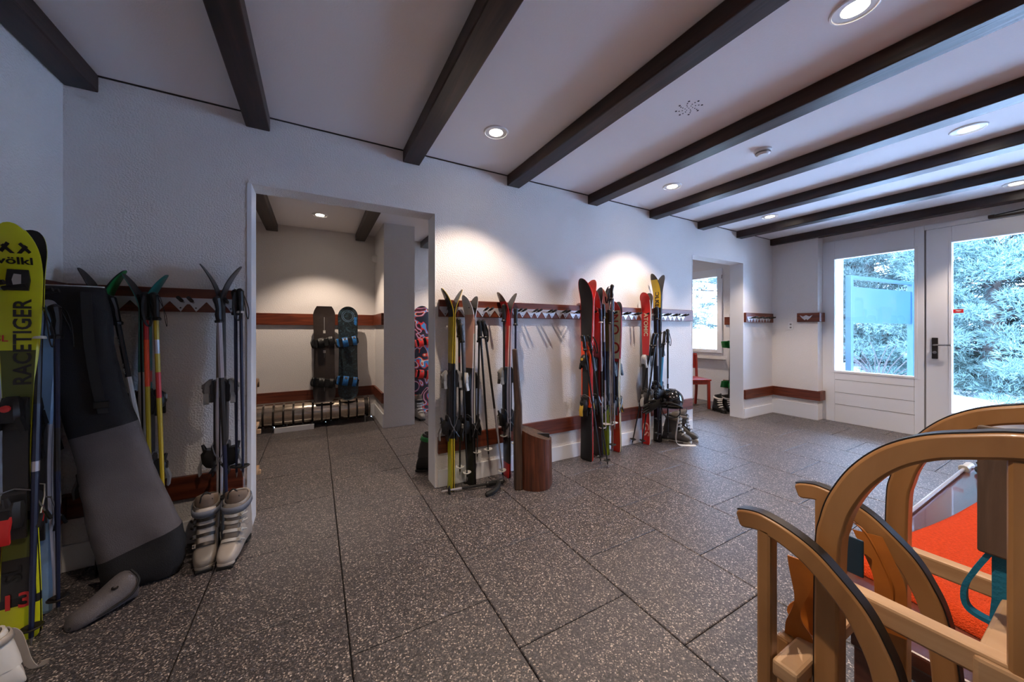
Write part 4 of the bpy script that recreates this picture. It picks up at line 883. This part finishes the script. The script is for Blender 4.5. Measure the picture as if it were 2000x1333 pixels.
# red chair
ch = thing('wooden_chair', 'glossy red wooden chair in the back room by the window', 'chair', (5.10, 0.80, 0), (0, 0, R(-28)))
MB().prism([(-0.20, -0.20), (0.20, -0.20), (0.19, 0.19), (-0.19, 0.19)], 0.425, 0.45, 'z').build('seat', 'chair_red', ch, 0, 0.006)
for sx in (-1, 1):
    MB().sweep([(sx * 0.175, -0.17, 0.0), (sx * 0.172, -0.165, 0.43)], 0.018, 0.018).build('leg', 'chair_red', ch, 0.5, 0.004)
    MB().sweep(spline([(sx * 0.180, 0.22, 0.0), (sx * 0.172, 0.175, 0.25), (sx * 0.172, 0.170, 0.45), (sx * 0.180, 0.205, 0.80)], 4), 0.016, 0.018).build('leg', 'chair_red', ch, 0.5, 0.004)
b = MB(); b.loft([[(x, 0.185 + 0.03 * (1 - (x / 0.19) ** 2) + (z - 0.58) * 0.12 + o_, z) for z in (0.58, 0.82)] + [(x, 0.185 + 0.03 * (1 - (x / 0.19) ** 2) + (z - 0.58) * 0.12 + o_ + 0.012, z) for z in (0.82, 0.58)] for x in [-0.2 + 0.05 * k for k in range(9)] for o_ in (0,)])
b.build('backrest', 'chair_red', ch, 0.8)
for y_ in (-0.165,): MB().box(-0.17, 0.17, y_ - 0.01, y_ + 0.01, 0.37, 0.425).build('apron', 'chair_red', ch, 0, 0.003)

# ================================================================== SLEDS, BENCH AND TOWEL
def sled(label, x0, x1, outer, sgn, tw, th_, rails, bars, cross, base=(0, 0, 0), wd='sled_wood'):
    # outer = (y, z) points on the runner's outer edge from tip to tail; sgn: side on which the wood lies
    t = thing('wooden_sled', label, 'sled', base)
    B = Vector(base)
    P3 = spline([(0, y, z) for y, z in outer], 6)
    cen = []; bandp = []
    for i, p in enumerate(P3):
        tg = (P3[min(i + 1, len(P3) - 1)] - P3[max(i - 1, 0)]).normalized(); nn = tg.cross(Vector((1, 0, 0))).normalized() * sgn
        cen.append(p + nn * th_ / 2); bandp.append(p - nn * 0.0008)
    for x in (x0, x1):
        v = Vector((x, 0, 0)) - B
        hws = [tw / 2] * len(cen); hts = [th_ / 2] * len(cen)
        
        for q_, f_ in enumerate((0.55, 0.86, 0.97)): hts[q_] *= f_
        MB().sweep([p + v for p in cen], hws, hts).build('runner', wd, t, 0.5, 0.004)
        MB().sweep([p + v for p in bandp[1:]], tw * 0.36, 0.0012).build('runner_band', 'dark_steel', t, 0.5)
    for (x, y, z0, z1, hx, hy) in rails:
        MB().box(x - hx - B.x, x + hx - B.x, y - hy - B.y, y + hy - B.y, z0, z1).build('seat_slat', wd, t, 0, 0.005)
    for (x, y0, y1, z, hx, hz) in bars:
        MB().box(x - hx - B.x, x + hx - B.x, y0 - B.y, y1 - B.y, z - hz, z + hz).build('upright', 'sled_pale', t, 0, 0.004)
    for (xa, xb, y, z, hy, hz) in cross:
        MB().box(xa - B.x, xb - B.x, y - hy - B.y, y + hy - B.y, z - hz, z + hz).build('crossbar', 'sled_pale', t, 0, 0.005)
    return t
Y0 = -2.345
out1 = [(-2.62, 1.082), (-2.58, 1.084), (-2.536, 1.081), (-2.50, 1.072), (-2.458, 1.057), (-2.419, 1.030), (-2.386, 0.989), (-2.362, 0.939), (-2.351, 0.898), (-2.345, 0.853), (-2.343, 0.70), (-2.343, 0.40), (-2.343, 0.0)]
SB1 = Vector((0.87, -2.44, 0))
s_big = sled('large varnished wooden sled standing upright, its two tall runners arching at the right', 0.7175, 1.044, out1, 1, 0.034, 0.031,
    [(0.722, -2.537, 0.0, 1.052, 0.019, 0.013), (0.81, -2.556, 0.0, 1.0, 0.022, 0.010), (0.88, -2.556, 0.0, 1.0, 0.022, 0.010), (0.95, -2.556, 0.0, 1.0, 0.022, 0.010), (1.03, -2.548, 0.0, 1.045, 0.020, 0.012)],
    [(0.7175, -2.374, -2.535, 0.792, 0.013, 0.016), (1.044, -2.374, -2.535, 0.745, 0.013, 0.016), (0.7175, -2.374, -2.535, 0.25, 0.013, 0.016), (1.044, -2.374, -2.535, 0.25, 0.013, 0.016)],
    [(0.70, 1.062, -2.522, 0.775, 0.022, 0.028), (0.70, 1.062, -2.522, 0.25, 0.022, 0.028)], SB1)
MB().box(0.872 - SB1.x, 0.884 - SB1.x, -2.510 - SB1.y, -2.480 - SB1.y, 0.865, 1.055).build('wooden_tag', 'log_grey', s_big, 0, 0.003)
MB().sweep(spline([Vector(p) - SB1 for p in ((0.884, -2.492, 0.868), (0.884, -2.476, 0.828), (0.884, -2.467, 0.797), (0.884, -2.470, 0.770), (0.884, -2.490, 0.762), (0.884, -2.515, 0.764), (0.884, -2.535, 0.770))], 6), 0.007, 0.003).build('strap', 'blue_strap', s_big)
MB().sweep([Vector(p) - SB1 for p in ((0.886, -2.502, 0.868), (0.886, -2.502, 0.80), (0.886, -2.498, 0.74), (0.886, -2.51, 0.70))], 0.002, 0.010).build('strap', 'blue_strap', s_big)
out2 = [(-2.246, 0.877), (-2.270, 0.8845), (-2.292, 0.886), (-2.329, 0.878), (-2.362, 0.863), (-2.391, 0.839), (-2.416, 0.813), (-2.434, 0.782), (-2.450, 0.739), (-2.462, 0.66), (-2.466, 0.55), (-2.466, 0.3), (-2.466, 0.0)]
SB2 = Vector((0.78, -2.37, 0))
s_sm = sled('smaller wooden sled standing upright in front, its runner tips pointing left', 0.668, 0.886, out2, -1, 0.026, 0.029,
    [(0.668, -2.292, 0.0, 0.866, 0.013, 0.011), (0.732, -2.293, 0.0, 0.655, 0.013, 0.011), (0.80, -2.293, 0.0, 0.60, 0.013, 0.010), (0.886, -2.292, 0.0, 0.866, 0.013, 0.011)],
    [(0.668, -2.302, -2.445, 0.45, 0.010, 0.013), (0.886, -2.302, -2.445, 0.45, 0.010, 0.013)],
    [(0.655, 0.90, -2.322, 0.645, 0.018, 0.014), (0.655, 0.90, -2.322, 0.30, 0.018, 0.014)], SB2)
MB().sweep(spline([Vector(p) - SB2 for p in ((0.875, -2.330, 0.842), (0.862, -2.352, 0.842), (0.86, -2.366, 0.825), (0.86, -2.380, 0.795), (0.86, -2.392, 0.76), (0.862, -2.392, 0.72), (0.865, -2.385, 0.68))], 6), 0.004, 0.0012, (0.6, 0.8, 0)).build('strap', 'leather', s_sm)
sp_ = spline([Vector(p) - SB2 for p in ((0.862, -2.362, 0.835), (0.86, -2.378, 0.80), (0.86, -2.390, 0.765), (0.858, -2.392, 0.72), (0.858, -2.392, 0.68))], 6)
MB().sweep(sp_, 0.019, 0.0012, (0.35, -1, 0)).build('strap', 'leather', s_sm)
for dx_, ph_ in ((0.0, 0.0), (0.022, 1.6)):
    sp_ = spline([Vector(p) - SB2 for p in ((0.735 + dx_, -2.315, 0.80), (0.738 + dx_, -2.312 - dx_ * 0.4, 0.74), (0.742 + dx_, -2.302, 0.69), (0.742 + dx_, -2.308, 0.655), (0.742 + dx_, -2.304, 0.56))], 6)
    MB().sweep(sp_, [0.016 * (0.55 + 0.45 * math.cos(q_ * 0.34 + ph_)) + 0.004 for q_ in range(len(sp_))], 0.0012, (0.3, -1, 0)).build('strap', 'leather', s_sm)
MB().box(0.838 - SB2.x, 0.842 - SB2.x, -2.364 - SB2.y, -2.326 - SB2.y, 0.762, 0.828).build('name_tag', 'tag_blue', s_sm, 0, 0.002)
out3 = [(0.10, 0.80), (0.13, 0.835), (0.17, 0.845), (0.22, 0.838), (0.26, 0.81), (0.285, 0.76), (0.292, 0.68), (0.292, 0.4), (0.292, 0.0)]
out3 = [(0.36, 0.80), (0.335, 0.838), (0.30, 0.845), (0.265, 0.832), (0.24, 0.80), (0.228, 0.74), (0.222, 0.6), (0.22, 0.3), (0.22, 0.0)]
s_hid = sled('narrow wooden sled edge peeking out behind the left jamb of the wide opening', -0.62, -0.352, out3, 1, 0.026, 0.025, [(-0.60, 0.375, 0, 0.78, 0.015, 0.01), (-0.50, 0.375, 0, 0.78, 0.015, 0.01), (-0.40, 0.375, 0, 0.78, 0.015, 0.01)],
    [(-0.352, 0.24, 0.37, 0.55, 0.011, 0.014), (-0.352, 0.24, 0.37, 0.25, 0.011, 0.014), (-0.62, 0.24, 0.37, 0.55, 0.011, 0.014)], [(-0.64, -0.33, 0.352, 0.5, 0.012, 0.016), (-0.64, -0.33, 0.352, 0.22, 0.012, 0.016)], Vector((-0.48, 0.28, 0)))
tb = thing('bench', 'low dark brown lacquered bench under the orange towel', 'bench', (2.25, -2.55, 0))
MB().prism([(-1.04, -0.40), (0.97, -0.40), (0.97, 0.417), (-0.93, 0.417), (-0.99, 0.39), (-1.025, 0.345), (-1.04, 0.28)], 0.412, 0.45, 'z').build('bench_top', 'table_wood', tb, 0, 0.006)
MB().box(-0.96, 0.93, -0.36, 0.34, 0.33, 0.412).build('apron', 'table_wood', tb, 0, 0.003)
for x in (-0.92, 0.90):
    for y in (-0.33, 0.30): MB().box(x - 0.035, x + 0.035, y - 0.035, y + 0.035, 0, 0.33).build('leg', 'table_wood', tb, 0, 0.004)
tw = thing('towel', 'bright orange terry towel spread on the dark bench', 'towel', (1.9, -2.5, 0.45))
A_, B_, C_, D_ = [Vector(p) - Vector((1.9, -2.5, 0)) for p in ((1.45, -2.138, 0), (2.50, -2.262, 0), (2.36, -2.93, 0), (1.36, -2.80, 0))]
nx, ny = 46, 30; V = []; F = []
for lay in (1, 0):
    for j in range(ny + 1):
        for i in range(nx + 1):
            u, v = i / nx, j / ny; p = A_.lerp(B_, u).lerp(D_.lerp(C_, u), v)
            ed = min(u * 1.05, (1 - u) * 1.05, v * 0.68, (1 - v) * 0.68)
            th_ = 0.022 * min(1, math.sqrt(min(1, ed / 0.025)))
            wv = 0.006 * math.sin(9 * u + 3 * v) * math.sin(7 * v) + 0.010 * math.exp(-((u - 0.10) / 0.05) ** 2) * (0.6 + 0.4 * math.sin(9 * v)) + 0.006 * math.exp(-((u - 0.22) / 0.04) ** 2)
            z = (th_ + max(0, wv) * min(1, ed / 0.03) + 0.004) if lay else 0.0012
            wob = 0.012 * math.sin(8 * v + 1)
            V.append((p.x + wob * (1 - u), p.y + 0.006 * math.sin(7 * u), z))
n1 = (nx + 1) * (ny + 1)
for j in range(ny):
    for i in range(nx):
        a = j * (nx + 1) + i; F.append((a, a + 1, a + nx + 2, a + nx + 1)); F.append((n1 + a, n1 + a + nx + 1, n1 + a + nx + 2, n1 + a + 1))
ring_ = [i for i in range(nx + 1)] + [j * (nx + 1) + nx for j in range(1, ny + 1)] + [ny * (nx + 1) + i for i in range(nx - 1, -1, -1)] + [j * (nx + 1) for j in range(ny - 1, 0, -1)]
for k in range(len(ring_)): a, c = ring_[k], ring_[(k + 1) % len(ring_)]; F.append((a, c, c + n1, a + n1))
MB().add(V, F).build('cloth', 'towel', tw, 1.4)
b = MB(); b.tube([(A_.lerp(D_, 0.33)).lerp(B_.lerp(C_, 0.33), u) + Vector((0, 0, 0.029)) for u in [k / 24 for k in range(1, 24)]], 0.0012, 5); b.build('seam', 'dark_red', tw)
pole('silver pole lying along the far edge of the dark bench', (1.42, -2.148, 0.463), (3.12, -2.148, 0.463), 'silver', 'light_grey', 'light_grey', 0.007, 'plain', (), 0.0, False)
pole('black pole lying on the bench beyond the towel', (2.62, -2.45, 0.485), (3.02, -2.19, 0.475), 'black', 'black', 'black', 0.009, 'plain', (), 0.0, True)

# ================================================================== OUTDOORS
b = MB(); V = []; F = []; nx, ny = 60, 60
for j in range(ny + 1):
    for i in range(nx + 1):
        x, y = 6.1 + 54 * (i / nx) ** 1.4, -26 + 56 * j / ny
        z = -0.16 + 0.05 * math.sin(x * 0.9 + y * 0.4) + 0.04 * math.sin(y * 1.1) + 0.035 * max(0, x - 13)
        V.append((x, y, z if x > 7 else -0.13))
for j in range(ny):
    for i in range(nx): a = j * (nx + 1) + i; F.append((a, a + 1, a + nx + 2, a + nx + 1))
sn = struct(b.add(V, F).build('ground', 'snow', None, 1.5), 'snow covered ground outside the windows')
cp = struct(MB().box(6.45, 6.72, 0.03, 0.17, -0.2, 2.9).build('trim_13', 'cream_wall', None, 0, 0.004), 'pale outside pillar seen through the panel window')
cp.location = (1.28, -0.12, 0)
fr = thing('shelter_frame', 'teal metal frame with a solid teal panel outside the panel window', 'frame', (8.0, -0.17, -0.15))
dv = Vector((2.2, -0.24, 0)); ln = dv.length; dv.normalize(); fr.rotation_euler = (0, 0, math.atan2(dv.y, dv.x))
for x in (0, ln): MB().box(x - 0.04, x + 0.04, -0.04, 0.04, 0, 2.28).build('post', 'teal_paint', fr, 0, 0.005)
MB().box(0, ln, -0.03, 0.03, 2.22, 2.28).build('top_rail', 'teal_paint', fr, 0, 0.005)
MB().box(0.04, ln - 0.04, -0.012, 0.012, 1.46, 2.09).build('panel', 'teal_paint', fr, 0, 0.003)
rng = np.random.default_rng(5)
def tree(label, x, y, h, rad, clumps, light=False, name='pine_tree', tuft=70, size=0.12, z0=0.25):
    zg = -0.16 + 0.035 * max(0, x - 13)
    t = thing(name, label, 'tree', (x, y, zg), group='trees outside')
    MB().tube([(0, 0, -0.1), (0.05, 0, h * 0.4), (0, 0.05, h * 0.98)], [0.05 + h * 0.018, 0.04 + h * 0.012, 0.02], 9).build('trunk', 'bark', t)
    u = rng.random(clumps); zc = z0 + (h - z0) * u ** 1.15
    prof = rad * np.clip(1.08 - (zc / h) ** 1.6, 0.08, 1) * (0.85 + 0.3 * rng.random(clumps))
    ang = rng.random(clumps) * 2 * PI; rr = prof * np.sqrt(0.25 + 0.75 * rng.random(clumps))
    C = np.stack([rr * np.cos(ang), rr * np.sin(ang), zc - 0.1 * rr], 1)
    br = MB()
    for k in range(0, clumps, 4): br.tube([(0, 0, max(0.1, C[k, 2] - 0.25)), (C[k, 0] * 0.5, C[k, 1] * 0.5, C[k, 2] - 0.16), tuple(C[k])], [0.03, 0.02, 0.01], 5)
    o = br.build('branches', 'bark', t); o['kind'] = 'stuff'
    n = clumps * tuft
    d = rng.normal(size=(n, 3)); d /= np.linalg.norm(d, axis=1)[:, None]
    cs = np.repeat(C, tuft, 0); sc = np.repeat(0.20 + 0.2 * rng.random(clumps), tuft)
    base = cs + d * sc[:, None] * rng.random((n, 1)) ** 0.5 * np.array([1.25, 1.25, 0.75])
    dirs = d * 0.7 + rng.normal(size=(n, 3)) * 0.5 + np.array([0, 0, 0.35]); dirs /= np.linalg.norm(dirs, axis=1)[:, None]
    per = np.cross(dirs, rng.normal(size=(n, 3))); per /= np.linalg.norm(per, axis=1)[:, None] + 1e-9
    per2 = np.cross(dirs, per)
    Ln = size * (0.7 + 0.6 * rng.random((n, 1)))
    vs_ = []; fs_ = []
    for q in range(4):
        a = q * PI / 2; off = per * math.cos(a) + per2 * math.sin(a)
        tip = base + dirs * Ln + off * Ln * 0.45; side = np.cross(off, dirs) * 0.006
        vs_ += [base - side, base + side, tip]
    Vv = np.concatenate(vs_, 0); idx = np.arange(n)
    Ff = np.concatenate([np.stack([idx + n * 3 * q, idx + n * (3 * q + 1), idx + n * (3 * q + 2)], 1) for q in range(4)], 0)
    me = bpy.data.meshes.new('needles'); me.vertices.add(len(Vv)); me.vertices.foreach_set('co', Vv.ravel())
    me.loops.add(Ff.size); me.loops.foreach_set('vertex_index', Ff.ravel().astype(np.int32))
    me.polygons.add(len(Ff)); me.polygons.foreach_set('loop_start', np.arange(0, Ff.size, 3, dtype=np.int32)); me.polygons.foreach_set('loop_total', np.full(len(Ff), 3, dtype=np.int32))
    me.update(); me.validate(); me.materials.append(MATS['needles_light' if light else 'needles'])
    o = link('needles', me, t); o['kind'] = 'stuff'
    return t
tree('full pale pine directly behind the glazed door', 13.2, -1.0, 6.0, 1.9, 420, True, size=0.11, z0=0.1, tuft=170)
tree('darker pine rising right of the pale pine behind the door', 14.2, -3.2, 8.0, 2.2, 420, size=0.13, z0=0.1, tuft=120)
tree('bushy pine left of the pale pine', 14.6, 1.4, 7.0, 2.0, 380, size=0.13, z0=0.3, tuft=120)
tree('tall pine behind the teal frame', 17.5, 3.6, 10.0, 2.6, 380, True, size=0.2, z0=0.4)
tree('tall pine far behind the door pines', 19.0, -1.5, 12.0, 3.0, 400, size=0.24)
tree('tall pine at the right behind the door pines', 18.5, -6.0, 11.0, 3.0, 380, size=0.24)
tree('tall pine behind the back room window', 20.0, 8.6, 11.0, 3.0, 420, size=0.24)
tree('pine left of the back room window view', 19.0, 13.0, 10.0, 3.0, 300, size=0.24)
tree('far pine between the windows', 25.0, 5.0, 14.0, 3.6, 340, size=0.3)
tree('far pine at the back right', 26.0, -4.5, 14.0, 3.8, 340, size=0.3)
def shrub(label, x, y, h, n, sp, seed):
    rd = random.Random(seed); t = thing('bare_shrub', label, 'shrub', (x, y, -0.16), group='bare shrubs outside')
    for k in range(n):
        a = rd.random() * 2 * PI; l = h * (0.6 + 0.4 * rd.random()); q = sp * (0.3 + rd.random())
        pts = spline([(0.05 * math.cos(a), 0.05 * math.sin(a), 0), (q * 0.35 * math.cos(a), q * 0.35 * math.sin(a), l * 0.5), (q * math.cos(a + 0.3), q * math.sin(a + 0.3), l)], 4)
        MB().tube(pts, [0.012 * (1 - 0.07 * i) for i in range(len(pts))], 5).build('stem', 'bark', t)
shrub('bare twiggy shrub in the snow below the teal panel', 10.6, 0.15, 1.15, 16, 0.8, 1)
shrub('bare shrub with thin upright stems outside the back room window', 7.4, 1.75, 1.25, 14, 0.35, 2)
shrub('second bare shrub farther left outside the back room window', 7.9, 2.5, 1.15, 12, 0.4, 3)
hw = thing('garden_wall', 'low snow capped wall outside the back room window', 'wall', (10.5, 4.2, -0.2), (0, 0, R(20)))
MB().box(-0.15, 0.15, -2.0, 2.0, 0, 1.25).build('masonry', 'cream_wall', hw, 0, 0.01)
MB().box(-0.22, 0.22, -2.05, 2.05, 1.25, 1.42).build('snow_cap', 'snow', hw, 0.5, 0.07, 4)
